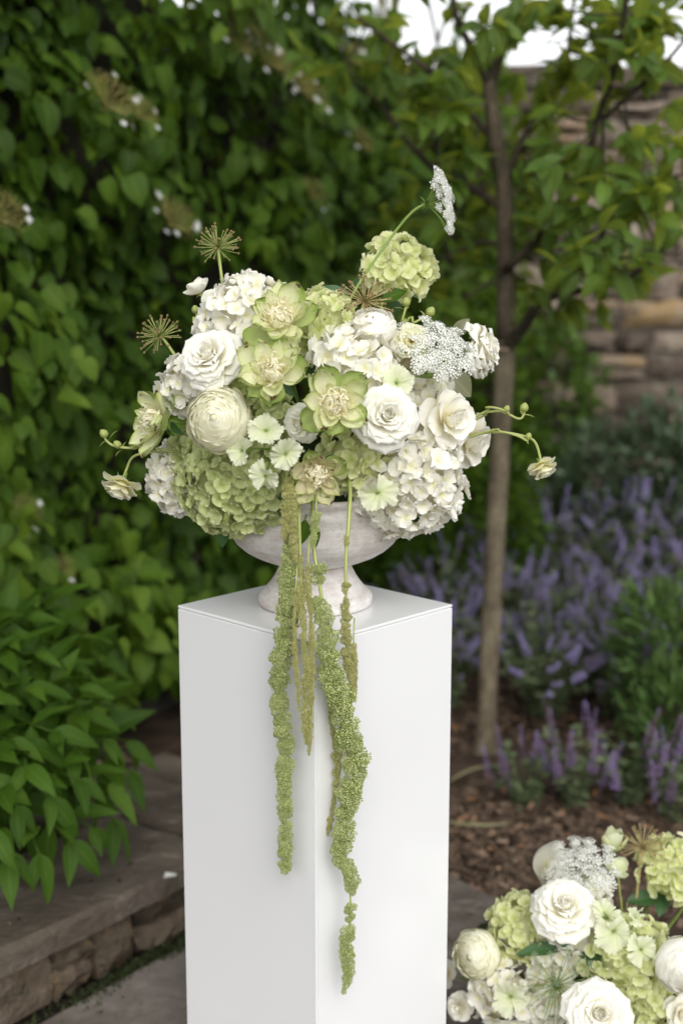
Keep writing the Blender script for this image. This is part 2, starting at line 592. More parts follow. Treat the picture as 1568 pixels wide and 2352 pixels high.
m, t = mat('whitewashed stoneware')
oc = obj_coord(t)
mp = t.nodes.new('ShaderNodeMapping')
mp.inputs['Scale'].default_value = (1.0, 1.0, 7.0)
t.links.new(oc, mp.inputs[0])
n1 = noise(t, 9.0, 6.0, mp.outputs[0], .65)
n2 = noise(t, 70.0, 5.0, oc, .7)
n3 = noise(t, 7.0, 3.0, oc, .6)
f = math_(t, 'ADD', math_(t, 'MULTIPLY', n1, .5), math_(t, 'MULTIPLY', n2, .28))
f = math_(t, 'ADD', f, math_(t, 'MULTIPLY', n3, .3))
c = ramp(t, f, [(.38, (.44, .39, .35)), (.50, (.60, .55, .51)), (.60, (.72, .69, .66)), (.70, (.84, .83, .81))])
pit = ramp(t, noise(t, 160.0, 3.0, oc, .7), [(.60, (1, 1, 1)), (.70, (.62, .57, .52))])
c = mixc(t, .7, c, pit, 'MULTIPLY')
finish(t, c, rough=.85, spec=.15, nrm=bump(t, math_(t, 'ADD', f, math_(t, 'MULTIPLY', pit, .25)), .5, .003))
URN = m
m, t = mat('floral foam')
finish(t, ramp(t, noise(t, 60.0, 4.0, world_pos(t)), [(.3, (.012, .022, .008)), (.7, (.03, .05, .016))]), rough=.9, spec=.1)
FOAM = m

# ================================================================== THE SETTING
# ---- ground
mb = MB()
mb.add([(-60, -40, -.03), (60, -40, -.03), (60, 80, -.03), (-60, 80, -.03)], [(0, 1, 2, 3)])
tag(mb.build('ground', SOIL), kind='structure', label='dark soil ground under the beds')

rng = np.random.RandomState(3)


def spt(a, d):
    q = S0 + SD * a + SN * d
    return (q.x, q.y)


# ---- mulch bed (right and behind) with undulating top
mb = MB()
xs = np.linspace(-2.2, 3.2, 90)
ys = np.linspace(2.95, 8.2, 90)
V, C = [], []
for yy in ys:
    for xx in xs:
        h = .012 * math.sin(3.1 * xx + 1.7 * yy) + .010 * math.sin(7.3 * yy - 5.1 * xx) + rng.uniform(-.004, .004)
        V.append((xx, yy, -.012 + h))
        C.append((0, 0, rng.rand() * .4))
mb.add(V, grid_faces(90, 90), C)
bed = mb.build('mulch_bed', CHIP)
tag(bed, 'brown bark mulch bed around the tree', kind='structure')

# ---- raised soil behind the low wall
mb = MB()
poly = [spt(-1.6, .25), spt(1.05, .25), spt(1.05, 1.35), spt(-1.6, 1.35)]
V, Fc = slab_mesh(poly, -.02, .125, .03)
mb.add(V, Fc)
tag(mb.build('raised_soil', SOIL), 'dark soil of the raised bed below the climber', kind='structure')

# ---- bark chips
chipV = np.array([(-.5, -.5, 0), (.5, -.4, 0), (.45, .5, 0), (-.5, .42, 0), (-.4, -.4, .3), (.42, -.3, .36), (.36, .4, .3), (-.42, .36, .26)])
chipF = [(0, 1, 5, 4), (1, 2, 6, 5), (2, 3, 7, 6), (3, 0, 4, 7), (4, 5, 6, 7)]


def chips(n, sampler, name, label):
    O, X, Y, Z, rr = [], [], [], [], []
    for i in range(n):
        p = sampler()
        L = rng.uniform(.008, .034)
        w = L * rng.uniform(.25, .7)
        a = rng.uniform(0, 6.28)
        q = Quaternion((math.cos(a), math.sin(a), 0), rng.normal(0, .35)) @ Quaternion((0, 0, 1), rng.uniform(0, 6.28))
        O.append(p)
        X.append(q @ Vector((L, 0, 0)))
        Y.append(q @ Vector((0, w, 0)))
        Z.append(q @ Vector((0, 0, w * .8)))
        rr.append(min(1, max(0, rng.beta(2, 2.6))) if rng.rand() > .07 else rng.uniform(.9, 1))
    b = MB()
    b.many(chipV, chipF, np.zeros((8, 3)), np.array(O), np.array(X), np.array(Y), np.array(Z), np.array(rr))
    return tag(b.build(name, CHIP, smooth=False), label, kind='stuff')


def samp_right():
    while True:
        p = (rng.uniform(.18, 1.6), rng.uniform(3.0, 4.9), 0)
        u, v = proj(p)
        if 980 < u < 1620 and (p[1] < 3.9 or rng.rand() < .5):
            # boundary of the paving
            if (p[0] - .256) * .77 + (p[1] - 3.21) * .64 > -.01:
                return (p[0], p[1], -.006 + rng.uniform(0, .012))


def samp_left():
    a, d = rng.uniform(.2, 1.02), rng.uniform(.61, 1.3)
    x, y = spt(a, d)
    return (x, y, .125 + rng.uniform(0, .01))


chips(7000, samp_right, 'bark_mulch', 'loose brown bark chips covering the bed on the right')
def samp_mid():
    while True:
        x, y = rng.uniform(-.3, .75), rng.uniform(3.1, 5.6)
        u, v = proj((x, y, 0))
        q = Vector((x, y, 0)) - S0
        if u < 1040 and q.dot(SN) < 1.2 and q.dot(SD) > 1.1:
            return (x, y, -.008 + rng.uniform(0, .012))


chips(3200, samp_mid, 'bark_mulch', 'loose brown bark chips behind the plinth beneath the climber')
chips(900, samp_left, 'bark_mulch', 'dark bark chips behind the coping slabs at left')

# ---- paving slabs
pav = tag(obj('paving', None), 'worn grey stone paving slabs in front of the beds', kind='structure')
mb = MB()
rows = [-.02 - .0, -.34, -.72, -1.12, -1.55, -2.0]
for ri in range(len(rows) - 1):
    d1, d0 = rows[ri] - .008, rows[ri + 1] + .008
    a = -1.9 + rng.uniform(0, .3)
    while a < 2.3:
        w = rng.uniform(.42, .75)
        aa, ab = a + .007, a + w - .007
        P4 = [spt(aa + rng.uniform(-.01, .01), d0), spt(ab + rng.uniform(-.01, .01), d0), spt(ab + rng.uniform(-.012, .012), d1), spt(aa + rng.uniform(-.012, .012), d1)]
        a += w
        if min(q[1] for q in P4) < .3:
            continue
        # stop at the mulch edge on the right
        c = np.mean(np.array(P4), axis=0)
        if (c[0] - .256) * .77 + (c[1] - 3.21) * .64 > .06:
            continue
        if c[0] > 1.9 or c[1] > 3.35:
            continue
        V, Fc = slab_mesh(P4, -.05, .0 + rng.uniform(-.003, .004), .008, rng, .002)
        MB().add(V, Fc).build('paving_slab', PAVING, pav, smooth=False)
# irregular slabs that run to the edge of the mulch, right of the plinth
for poly in ([PG(985, 2025), PG(1040, 2022), PG(1172, 2092), PG(1060, 2165), PG(985, 2150)],
             [PG(1180, 2098), PG(1262, 2080), PG(1420, 2150), PG(1340, 2330), PG(1075, 2172)],
             [PG(985, 2162), PG(1058, 2178), PG(1330, 2345), PG(1160, 2440), PG(985, 2400)]):
    pl = [(q.x, q.y) for q in poly][::-1]
    V, Fc = slab_mesh(pl, -.05, .012 + rng.uniform(0, .004), .007, rng, .002)
    MB().add(V, Fc).build('paving_slab', PAVING, pav, smooth=False)

# ---- low wall with coping slabs at left
low = thing('low_stone_wall', 'low garden wall of worn coping slabs over rough rubble, left of the white plinth', 'wall', (S0.x, S0.y, 0))
o0 = Vector((S0.x, S0.y, 0))


def slab_part(name, poly, z0, z1, material, bev, parent, org, rough=.004, sub=None, jit=0.0):
    """A dressed stone: prism subdivided along its edges so that the arris is uneven."""
    pts = []
    n = len(poly)
    for i in range(n):
        a, b = np.array(poly[i]), np.array(poly[(i + 1) % n])
        k = max(1, int(np.linalg.norm(b - a) / (sub or 9)))
        for j in range(k):
            q = a + (b - a) * j / k
            if j:
                q = q + rng.uniform(-jit, jit, 2)
            pts.append((q[0] - org.x, q[1] - org.y))
    V, Fc = slab_mesh(pts, z0, z1, bev, rng, rough)
    return MB().add(V, Fc).build(name, material, parent, smooth=False)


for (a0, a1, d0, d1) in ((-1.9, -.62, 0, .33), (-.61, .62, 0, .33), (.63, 1.02, 0, .33), (.50, .88, .345, .60), (.89, 1.02, .345, .58)):
    poly = [spt(a0, d0), spt(a1, d0), spt(a1, d1), spt(a0, d1)]
    slab_part('coping_slab', poly, .115, .17 + rng.uniform(-.004, .004) - (.012 if d0 > .1 else 0), COPING, .012, low, o0, .003, .06, .006)
# rubble under the overhang
def face_stone(name, fp_, a0, a1, z0, z1, dep, material, parent, nx=6, nz_=4, jit=.010):
    """Quarry-faced block with a pillowed uneven front; fp_(along, out, up) gives the point."""
    V = []
    for j in range(nz_):
        for i in range(nx):
            x = a0 + (a1 - a0) * i / (nx - 1)
            z = z0 + (z1 - z0) * j / (nz_ - 1)
            e = (i in (0, nx - 1)) + (j in (0, nz_ - 1))
            d = dep * (1 - .55 * (e > 0) - .25 * (e > 1)) + rng.uniform(-jit, jit)
            V.append(tuple(fp_(x + rng.uniform(-jit, jit), d, z + rng.uniform(-jit, jit) * .8)))
    Fc = grid_faces(nz_, nx)
    n0 = len(V)
    rg_ = [(0, i) for i in range(nx)] + [(j, nx - 1) for j in range(1, nz_)] + [(nz_ - 1, i) for i in range(nx - 2, -1, -1)] + [(j, 0) for j in range(nz_ - 2, 0, -1)]
    for (j, i) in rg_:
        V.append(tuple(fp_(a0 + (a1 - a0) * i / (nx - 1), -.03, z0 + (z1 - z0) * j / (nz_ - 1))))
    m_ = len(rg_)
    for k in range(m_):
        k2 = (k + 1) % m_
        Fc.append((rg_[k][0] * nx + rg_[k][1], n0 + k, n0 + k2, rg_[k2][0] * nx + rg_[k2][1]))
    return MB().add(V, Fc).build(name, material, parent, smooth=False)


def lowp(a, d, z):
    x, y = spt(a, .05 - d)
    return Vector((x - o0.x, y - o0.y, z))


a = -1.7
while a < .98:
    w = rng.uniform(.09, .26)
    z = -.02
    for hh in ((.065, .065) if rng.rand() < .5 else (.13,)):
        face_stone('rubble_stone', lowp, a + .003, a + w - .003, z + .002, z + hh, rng.uniform(.015, .035), RUBBLE, low)
        z += hh + .004
    a += w
V, Fc = slab_mesh([(spt(a_, d_)[0] - o0.x, spt(a_, d_)[1] - o0.y) for a_, d_ in ((-1.7, .078), (1.0, .078), (1.0, .30), (-1.7, .30))], -.03, .114, .004)
MB().add(V, Fc).build('core_masonry', RUBBLE, low, smooth=False)

# moss in the joint at the foot of the low wall and between the slabs
tri = np.array([(-.5, 0, 0), (.5, 0, 0), (.18, .1, 1), (-.12, -.05, 1.05), (0, .45, .6)])
triF = [(0, 1, 2, 3), (0, 4, 2), (1, 4, 3)]


def tufts(n, sampler, name, label, material, hmin, hmax):
    O, X, Y, Z, rr = [], [], [], [], []
    for i in range(n):
        p = sampler()
        h = rng.uniform(hmin, hmax)
        a = rng.uniform(0, 6.28)
        lean = Vector((rng.normal(0, .5), rng.normal(0, .5), 1)).normalized()
        x = Vector((math.cos(a), math.sin(a), 0))
        O.append(p)
        X.append(x * h * .5)
        Y.append(Vector((-x.y, x.x, 0)) * h * .5)
        Z.append(lean * h)
        rr.append(rng.rand())
    b = MB()
    b.many(tri, triF, np.zeros((5, 3)), np.array(O), np.array(X), np.array(Y), np.array(Z), np.array(rr))
    return tag(b.build(name, material), label, kind='stuff')


def moss_foot():
    a = .5 * rng.beta(2.2, 1.1)
    x, y = spt(a, -.005 - abs(rng.normal(0, .035)) * (.4 + .6 * math.sin(a * 9) ** 2))
    return (x, y, rng.uniform(-.004, .008))


def moss_joint():
    k = rng.rand()
    p = PG(1060, 2168).lerp(PG(1176, 2095), k)
    return (p.x + rng.normal(0, .012), p.y + rng.normal(0, .008), .005)


tufts(750, moss_foot, 'moss', 'dark green moss along the foot of the low wall', MOSS, .005, .015)
tufts(260, moss_joint, 'moss', 'green moss in the paving joint right of the plinth', MOSS, .005, .013)

# bits of dry leaf and earth on the stones
def litter_spot():
    if rng.rand() < .55:
        a, d = rng.uniform(-.9, .6), rng.uniform(.01, .32)
        x, y = spt(a, d)
        return (x, y, .174)
    if rng.rand() < .5:
        x, y = spt(rng.uniform(-.6, .6), -rng.uniform(.02, .5))
        return (x, y, .006)
    q = PG(rng.uniform(1000, 1350), rng.uniform(2040, 2350), .017)
    return tuple(q)


def litter(n):
    O_, T_, N_, S_, R_ = [], [], [], [], []
    b = MB()
    V, Fc, C = leaf_shape(1, .5, 'ovate', .5, .9, 3, 1, .05, 2)
    for i in range(n):
        p = litter_spot()
        a = rng.uniform(0, 6.28)
        s_ = rng.uniform(.004, .016)
        Y = np.array([[math.cos(a), math.sin(a), rng.uniform(-.1, .2)]])
        X_, Y_, Z_ = axes(Y, np.array([[rng.normal(0, .3), rng.normal(0, .3), 1.0]]))
        b.many(V, Fc, C, np.array([p]), X_ * s_, Y_ * s_, Z_ * s_, np.array([rng.rand()]))
    return tag(b.build('leaf_litter', CHIP), 'crumbs of dry leaf and bark scattered on the stone slabs', kind='stuff')


# fallen petal
mb = MB()
mb.add(*[x for x in (lambda: ([(-.012, -.009, .001), (.013, -.008, .004), (.016, .008, .002), (-.010, .011, .005), (.002, .001, .0005)], [(0, 1, 4), (1, 2, 4), (2, 3, 4), (3, 0, 4)], [(1, 0, 0)] * 5))()])
fp = mb.build('fallen_petal', WHITE)
fp.location = PG(390, 2013, .172)
tag(fp, 'single white petal fallen on the coping slab left of the plinth', 'petal')


# ---- leaves: shapes
def leaf_shape(L=1.0, W=.7, kind='ovate', fold=.25, bend=.35, nt=5, ns=2, wav=0.0, seed=0):
    """Leaf along +Y, face towards +Z."""
    r = np.random.RandomState(seed)
    V, C = [], []
    for i in range(nt + 1):
        t = i / nt
        if kind == 'heart':
            w = (math.sin(math.pi * min(1, .16 + .84 * t) ** .80)) ** .85 if t < 1 else 0
        elif kind == 'lance':
            w = math.sin(math.pi * t ** .72) ** 1.05
        else:
            w = math.sin(math.pi * (t * .97 + .03) ** .85) ** .9
        w = max(0.012, w) * W * .5
        ang = -bend * t
        y = L * (t - bend * bend * t ** 3 / 6)
        z = -L * bend * t * t / 2
        for j in range(-ns, ns + 1):
            s = j / ns
            zz = z + abs(s) * w * fold + wav * L * math.sin(t * 9 + s * 2 + seed) * abs(s)
            V.append((s * w * (1 - .08 * fold), y, zz))
            C.append((t, s, .5))
    return np.array(V), grid_faces(nt + 1, 2 * ns + 1), np.array(C)


def norm(A):
    return A / np.maximum(1e-9, np.linalg.norm(A, axis=1, keepdims=True))


def axes(tip, nrm):
    Y = norm(tip)
    Z = nrm - Y * np.sum(nrm * Y, axis=1, keepdims=True)
    Z = norm(Z)
    X = np.cross(Y, Z)
    return X, Y, Z


def leaves_on(root, O, tip, nrm, size, rnd, shapes, material, singles, score, piece='leaf', mass='leaves'):
    """The `singles` best-scored leaves as parts of their own, the rest as one part of kind stuff."""
    X, Y, Z = axes(tip, nrm)
    order = np.argsort(-score)
    one, rest = order[:singles], order[singles:]
    lv = root.matrix_world if False else None
    org = np.array(root.location)
    meshes = {}
    for i in one:
        k = int(i) % len(shapes)
        q = int(min(4, rnd[i] * 5))
        if (k, q) not in meshes:
            V, Fc, C = shapes[k]
            meshes[(k, q)] = MB().add(V, Fc, C, (q + .5) / 5).mesh(piece, material)
        s = size[i]
        M = Matrix(((X[i][0] * s, Y[i][0] * s, Z[i][0] * s, O[i][0] - org[0]),
                    (X[i][1] * s, Y[i][1] * s, Z[i][1] * s, O[i][1] - org[1]),
                    (X[i][2] * s, Y[i][2] * s, Z[i][2] * s, O[i][2] - org[2]), (0, 0, 0, 1)))
        obj(piece, meshes[(k, q)], root, M)
    if len(rest):
        b = MB()
        for k in range(len(shapes)):
            idx = rest[rest % len(shapes) == k]
            V, Fc, C = shapes[k]
            s = size[idx][:, None]
            b.many(V, Fc, C, O[idx] - org, X[idx] * s, Y[idx] * s, Z[idx] * s, rnd[idx])
        tag(b.build(mass, material, root), kind='stuff')


litter(420)

# ---- wall behind the climber, and the climbing hydrangea on it
HA = Vector((-.864, 3.60, 0))


def hpt(a, d=0.0, z=0.0):
    q = HA + E1 * a + E2 * d
    return Vector((q.x, q.y, z))


mb = MB()
c4 = [hpt(-2.6, -.50), hpt(3.6, -.50), hpt(3.6, -.22), hpt(-2.6, -.22)]
V, Fc = slab_mesh([(q.x, q.y) for q in c4][::-1], -.02, 2.25, .02)
gw = thing('garden_wall', 'shaded garden wall hidden behind the green climber', 'wall', hpt(0, -.36))
MB().add(np.array(V) - np.array(hpt(0, -.36)), Fc).build('masonry', DARKWALL, gw, smooth=False)

hedge = thing('climbing_hydrangea', 'dense green climbing hydrangea covering the wall at left', 'climbing plant', hpt(0, -.2))
rg = np.random.RandomState(11)
NH = 19000
aa = rg.uniform(-2.0, 3.35, NH)
zz = rg.uniform(.10, 3.25, NH)
top = 3.25 - np.clip((aa - 1.25) * .85, 0, 1.02) + .12 * np.sin(aa * 5) + .08 * np.sin(aa * 11 + 1)
keep = zz < top
aa, zz = aa[keep], zz[keep]
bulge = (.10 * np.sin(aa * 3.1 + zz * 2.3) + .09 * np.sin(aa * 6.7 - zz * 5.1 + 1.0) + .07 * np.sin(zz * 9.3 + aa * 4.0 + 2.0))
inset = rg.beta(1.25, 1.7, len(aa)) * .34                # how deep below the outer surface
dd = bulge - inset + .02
dd -= np.clip(.45 - zz, 0, 1) * .25
dd = np.maximum(dd, -.19 + rg.uniform(0, .05, len(dd)))
O = np.array([tuple(hpt(a, d, z)) for a, d, z in zip(aa, dd, zz)])
n_ = len(O)
e2 = np.array(E2)
out = e2[None, :] + rg.normal(0, .34, (n_, 3))
tip = np.array((0, 0, -1.0))[None, :] + out * rg.uniform(.15, .95, n_)[:, None] + rg.normal(0, .46, (n_, 3))
nrm = out * 1.0 + np.array((0, 0, .55))[None, :] + rg.normal(0, .25, (n_, 3))
size = (.044 + .056 * rg.beta(2.2, 1.6, n_)) * (1 - .25 * (inset > .22))
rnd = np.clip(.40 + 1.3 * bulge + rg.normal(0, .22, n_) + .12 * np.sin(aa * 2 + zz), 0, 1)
shapes = [leaf_shape(1, .78, 'heart', .22, .5, 5, 2, .015, 1), leaf_shape(1, .70, 'heart', .3, .3, 5, 2, .02, 2), leaf_shape(1, .84, 'heart', .12, .7, 5, 2, .012, 3)]
uv = np.array([proj(o) for o in O])
inside = (uv[:, 0] > 0) & (uv[:, 0] < 1000) & (uv[:, 1] > 0) & (uv[:, 1] < 1700)
score = np.where(inside, -inset * 3 - O[:, 1] * .35 + bulge, -99)
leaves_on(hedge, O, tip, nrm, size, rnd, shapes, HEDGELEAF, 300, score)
# woody stems in the depth
b = MB()
for k in range(26):
    a = rg.uniform(-1.8, 3.2)
    pts = [hpt(a + .06 * j * rg.uniform(-1, 1), -.20 + .03 * rg.rand(), .1 + j * .42) - hedge.location for j in range(7)]
    b.add(*tube(spline(pts, 2), .009, 5))
b.build('stems', DARKBARK, hedge)

# flower heads of the climber: yellowish lace centre with white bracts round it
head_b = MB()
octV = np.array([(1, 0, 0), (-1, 0, 0), (0, 1, 0), (0, -1, 0), (0, 0, 1), (0, 0, -1)], float)
octF = [(0, 2, 4), (2, 1, 4), (1, 3, 4), (3, 0, 4), (2, 0, 5), (1, 2, 5), (3, 1, 5), (0, 3, 5)]
for k in range(300):
    r_ = math.sqrt(rg.rand())
    a = rg.uniform(0, 6.28)
    p = np.array((r_ * math.cos(a), r_ * math.sin(a), .34 * (1 - r_ * r_) + rg.normal(0, .10)))
    head_b.add(octV * rg.uniform(.016, .036) + p, octF, np.full((6, 3), rg.rand()))
for k in range(14):
    a = k * 6.28 / 14
    head_b.add(*tube([(0, 0, -.5), (.35 * math.cos(a), .35 * math.sin(a), -.15), (.75 * math.cos(a), .75 * math.sin(a), .1)], .018, 4))
head_me = head_b.mesh('flower_head', UMBEL)
bV, bF, bC = leaf_shape(1, .95, 'ovate', .1, .1, 3, 1)
bb = MB()
for k in range(4):
    q = Matrix.Rotation(k * math.pi / 2 + .2, 3, 'Z')
    bb.add([tuple(q @ Vector(v)) for v in bV], bF, np.ones((len(bV), 3)))
bract_me = bb.mesh('bract', BRACT)
for (u, v, s, nb) in ((545, 95, 50, 4), (585, 60, 46, 3), (655, 150, 50, 5), (720, 215, 46, 3), (820, 130, 44, 3), (330, 255, 44, 3), (258, 222, 76, 5), (10, 485, 66, 3), (405, 500, 60, 8), (560, 40, 62, 6), (620, 130, 56, 6), (690, 190, 50, 4), (890, 25, 50, 4), (60, 1170, 48, 2), (150, 1300, 34, 4), (600, 700, 40, 2), (720, 440, 44, 3), (40, 1240, 36, 4), (830, 320, 40, 2)):
    # meet the hedge surface along the view ray
    d = (P(u, v, 1.0) - Vector((0, 0, CAM_H)))
    n2 = E2
    k = ((hpt(0, .13) - Vector((0, 0, CAM_H))).dot(n2)) / d.dot(n2)
    p = Vector((0, 0, CAM_H)) + d * k
    R0 = s * px(p)
    M = Matrix.Translation(p - hedge.location) @ frame((0, 0, 0), E2 + Vector((0, 0, .75)), rg.uniform(0, 6), R0)
    h = obj('flower_head', head_me, hedge, M)
    for j in range(nb):
        a = rg.uniform(0, 6.28)
        M2 = Matrix.Translation((1.12 * math.cos(a), 1.12 * math.sin(a), rg.uniform(-.12, .12))) @ Matrix.Rotation(rg.uniform(-.5, .5), 4, 'X') @ Matrix.Scale(.011 / R0 * rg.uniform(.9, 1.35), 4)
        obj('bract', bract_me, h, M2)

# ---- stone wall at the right
WA = Vector((.55, 6.75, 0))
WD = Vector((1, -.10, 0)).normalized()
WN = Vector((-.10, -1, 0)).normalized()
swall = thing('stone_wall', 'old coursed sandstone garden wall behind the tree at right', 'wall', WA)


def wpt(a, d, z):
    return WD * a + WN * d + Vector((0, 0, z))


b = MB()
bx = [wpt(-.3, 0, -.03), wpt(3.4, 0, -.03), wpt(3.4, -.35, -.03), wpt(-.3, -.35, -.03)]
b.add([tuple(q) for q in bx] + [tuple(q + Vector((0, 0, 2.24))) for q in bx], [(0, 1, 5, 4), (1, 2, 6, 5), (2, 3, 7, 6), (3, 0, 4, 7), (4, 5, 6, 7)])
b.build('masonry', MORTAR, swall, smooth=False)


def rough_stone(name, a0, a1, z0, z1, dep, material, parent):
    """Quarry-faced block: a 4x3 pillowed front, four sides."""
    nx, nz_ = 5, 4
    V = []
    for j in range(nz_):
        for i in range(nx):
            x = a0 + (a1 - a0) * i / (nx - 1)
            z = z0 + (z1 - z0) * j / (nz_ - 1)
            e = (i in (0, nx - 1)) + (j in (0, nz_ - 1))
            d = dep * (1 - .55 * (e > 0) - .25 * (e > 1)) + rg.uniform(-.010, .010)
            V.append(tuple(wpt(x + rg.uniform(-.016, .016), d, z + rg.uniform(-.013, .013))))
    Fc = grid_faces(nz_, nx)
    n0 = len(V)
    ring = [(0, i) for i in range(nx)] + [(j, nx - 1) for j in range(1, nz_)] + [(nz_ - 1, i) for i in range(nx - 2, -1, -1)] + [(j, 0) for j in range(nz_ - 2, 0, -1)]
    for (j, i) in ring:
        x = a0 + (a1 - a0) * i / (nx - 1)
        z = z0 + (z1 - z0) * j / (nz_ - 1)
        V.append(tuple(wpt(x, -.02, z)))
    m_ = len(ring)
    for k in range(m_):
        k2 = (k + 1) % m_
        Fc.append((ring[k][0] * nx + ring[k][1], n0 + k, n0 + k2, ring[k2][0] * nx + ring[k2][1]))
    return MB().add(V, Fc).build(name, material, parent, smooth=False)


z = .0
while z < 2.16:
    h = rg.uniform(.10, .20)
    if z + h > 2.14:
        h = 2.2 - z
    a = -.1 - rg.uniform(0, .2)
    while a < 2.6:
        w = rg.uniform(.14, .46)
        if rg.rand() < .35 and h > .115:
            hm = h * rg.uniform(.4, .6)
            rough_stone('stone', a + .008, a + w - .008, z + .006, z + hm - .006, rg.uniform(.030, .065), WALLSTONE, swall)
            rough_stone('stone', a + .008, a + w - .008, z + hm + .006, z + h - .006, rg.uniform(.030, .065), WALLSTONE, swall)
        else:
            dz_ = rg.uniform(-.012, .012)
            rough_stone('stone', a + .008, a + w - .008, z + .008 + dz_, z + h - rg.uniform(.006, .02) + dz_, rg.uniform(.030, .075), WALLSTONE, swall)
        a += w
    z += h
a = -.25
while a < 2.7:
    w = rg.uniform(.3, .5)
    q = [wpt(a + .004, .06, 0), wpt(a + w - .004, .06, 0), wpt(a + w - .004, -.40, 0), wpt(a + .004, -.40, 0)]
    V, Fc = slab_mesh([(p.x, p.y) for p in q][::-1], 2.212, 2.30 + rg.uniform(-.01, .01), .02, rg, .006)
    MB().add(V, Fc).build('coping_stone', WALLSTONE, swall, smooth=False)
    a += w


# ================================================================== TREE
TY = 4.09
tree = thing('espaliered_tree', 'young fruit tree with a slender pale trunk in front of the stone wall', 'tree', PG(1115, 1728))
T0 = tree.location.copy()


def tpath(pts, y0, y1, n=3):
    m_ = len(pts)
    return [q - T0 for q in spline([P(u, v, y0 + (y1 - y0) * i / (m_ - 1)) for i, (u, v) in enumerate(pts)], n)]


def tlimb(name, pts, w0, w1, material, y0=TY, y1=TY, n=3, sides=10, knots=0.0):
    pp = tpath(pts, y0, y1, n)
    m_ = len(pp)
    rad = []
    for i in range(m_):
        w = w0 + (w1 - w0) * i / (m_ - 1)
        rad.append(w * .5 * px(pp[i] + T0) * (1 + knots * rg.uniform(-1, 1)))
    return MB().add(*tube(pp, rad, sides)).build(name, material, tree), pp


trunk_pts = [(1112, 1745), (1115, 1700), (1121, 1550), (1128, 1400), (1136, 1250), (1144, 1100), (1150, 980), (1157, 860), (1161, 780)]
o, pp = tlimb('trunk', trunk_pts, 43, 47, BARK, sides=16, knots=.045)
for vtx in o.data.vertices:                    # root flare
    h_ = max(0, 1 - vtx.co.z / .16)
    vtx.co.x *= 1 + .5 * h_ ** 2
    vtx.co.y *= 1 + .5 * h_ ** 2
tlimb('trunk', [(1161, 785), (1161, 690), (1160, 560), (1156, 430), (1140, 340), (1128, 240), (1122, 185)], 46, 30, SHADEBARK, sides=12, knots=.04)
limbs = [
    ([(1122, 195), (1100, 130), (1075, 95), (1045, 30), (1035, -60)], 26, 12, 0, -.1),
    ([(1126, 200), (1150, 120), (1185, 60), (1200, -10), (1205, -90)], 26, 14, 0, .1),
    ([(1166, 795), (1200, 755), (1240, 695), (1300, 672), (1400, 655), (1470, 618), (1520, 580)], 30, 10, -.02, -.35),
    ([(1160, 620), (1240, 540), (1335, 400), (1370, 280), (1408, 160), (1425, 90), (1440, -30)], 22, 12, -.03, -.4),
    ([(1385, 270), (1450, 215), (1520, 150), (1590, 70)], 14, 8, -.3, -.4),
    ([(1158, 480), (1080, 430), (1010, 400), (940, 330), (880, 250), (830, 200)], 22, 8, 0, .1),
    ([(1140, 330), (1060, 240), (980, 160), (900, 100), (820, 40)], 18, 8, .02, -.1),
    ([(1030, 600), (1010, 480), (1004, 330), (1000, 240)], 14, 8, .3, .3),
    ([(1157, 420), (1210, 300), (1290, 180), (1310, 60), (1320, -40)], 18, 9, .0, .3),
    ([(1300, 672), (1370, 560), (1420, 470), (1490, 420), (1570, 400)], 14, 7, -.15, -.3),
    ([(1160, 560), (1090, 560), (1000, 600), (930, 570)], 14, 6, .0, .2),
]
branch_pts = []
for pts, w0, w1, ya, yb in limbs:
    o, pp = tlimb('branch', pts, w0, w1, DARKBARK, TY + ya, TY + yb, 4, 7, .05)
    branch_pts += [q + T0 for q in pp]
# tie round the trunk
pts = []
tc = P(1160, 797, TY)
for k in range(21):
    a = 2 * math.pi * k / 20
    rr = .040
    pts.append(tc + Vector((rr * math.cos(a) - .018, rr * math.sin(a), .004 * math.sin(a))) - T0)
MB().add(*tube(pts, .0055, 6, False)).build('tie', STRAP, tree)

# foliage: leaf sprays placed through the crown, denser where the photograph shows masses
rt = np.random.RandomState(21)
O, tip, nrm, size, rnd = [], [], [], [], []
sprays = []
blobs = [  # u, v, spread u, spread v, y offset, depth spread, sprays
    (1240, 500, 100, 90, -.05, .25, 26), (1390, 420, 110, 70, -.25, .2, 26), (1480, 470, 90, 60, -.3, .2, 14), (1250, 640, 90, 45, -.05, .2, 17),
    (1420, 600, 90, 40, -.25, .2, 10), (1340, 560, 80, 60, -.15, .2, 14), (1180, 420, 90, 70, .05, .3, 14), (1070, 380, 80, 80, .1, .3, 18), (1010, 250, 90, 100, .1, .3, 22),
    (960, 150, 100, 70, .0, .3, 10), (1050, 520, 70, 80, .15, .3, 16), (1090, 630, 60, 60, .1, .2, 10), (930, 450, 60, 90, .3, .3, 10), (1190, 260, 80, 70, .1, .3, 14), (1270, 300, 80, 70, .2, .3, 6),
    (1230, 100, 80, 60, .1, .2, 7), (1440, 90, 90, 60, -.35, .15, 14), (1510, 210, 60, 60, -.35, .15, 5), (1390, 230, 60, 60, -.3, .15, 4), (1480, 330, 90, 40, -.3, .2, 7),
    (1320, 130, 60, 70, .2, .2, 6), (860, 150, 60, 60, .1, .2, 8), (1120, 40, 60, 50, .05, .2, 4), (900, 40, 80, 30, .0, .2, 3), (1540, 620, 40, 40, -.3, .2, 3), (1500, 20, 70, 40, -.35, .2, 8), (1380, 680, 60, 20, -.2, .15, 4), (780, 60, 60, 50, .1, .2, 3)]
for (u, v, su, sv, yo, ys_, n) in blobs:
    for k in range(max(2, int(n * ((.68 if 380 < v < 700 else .58) if u > 1150 else .62)))):
        sprays.append(P(u + rt.normal(0, su * .85), v + rt.normal(0, sv * .85), TY + yo + rt.normal(0, ys_)))
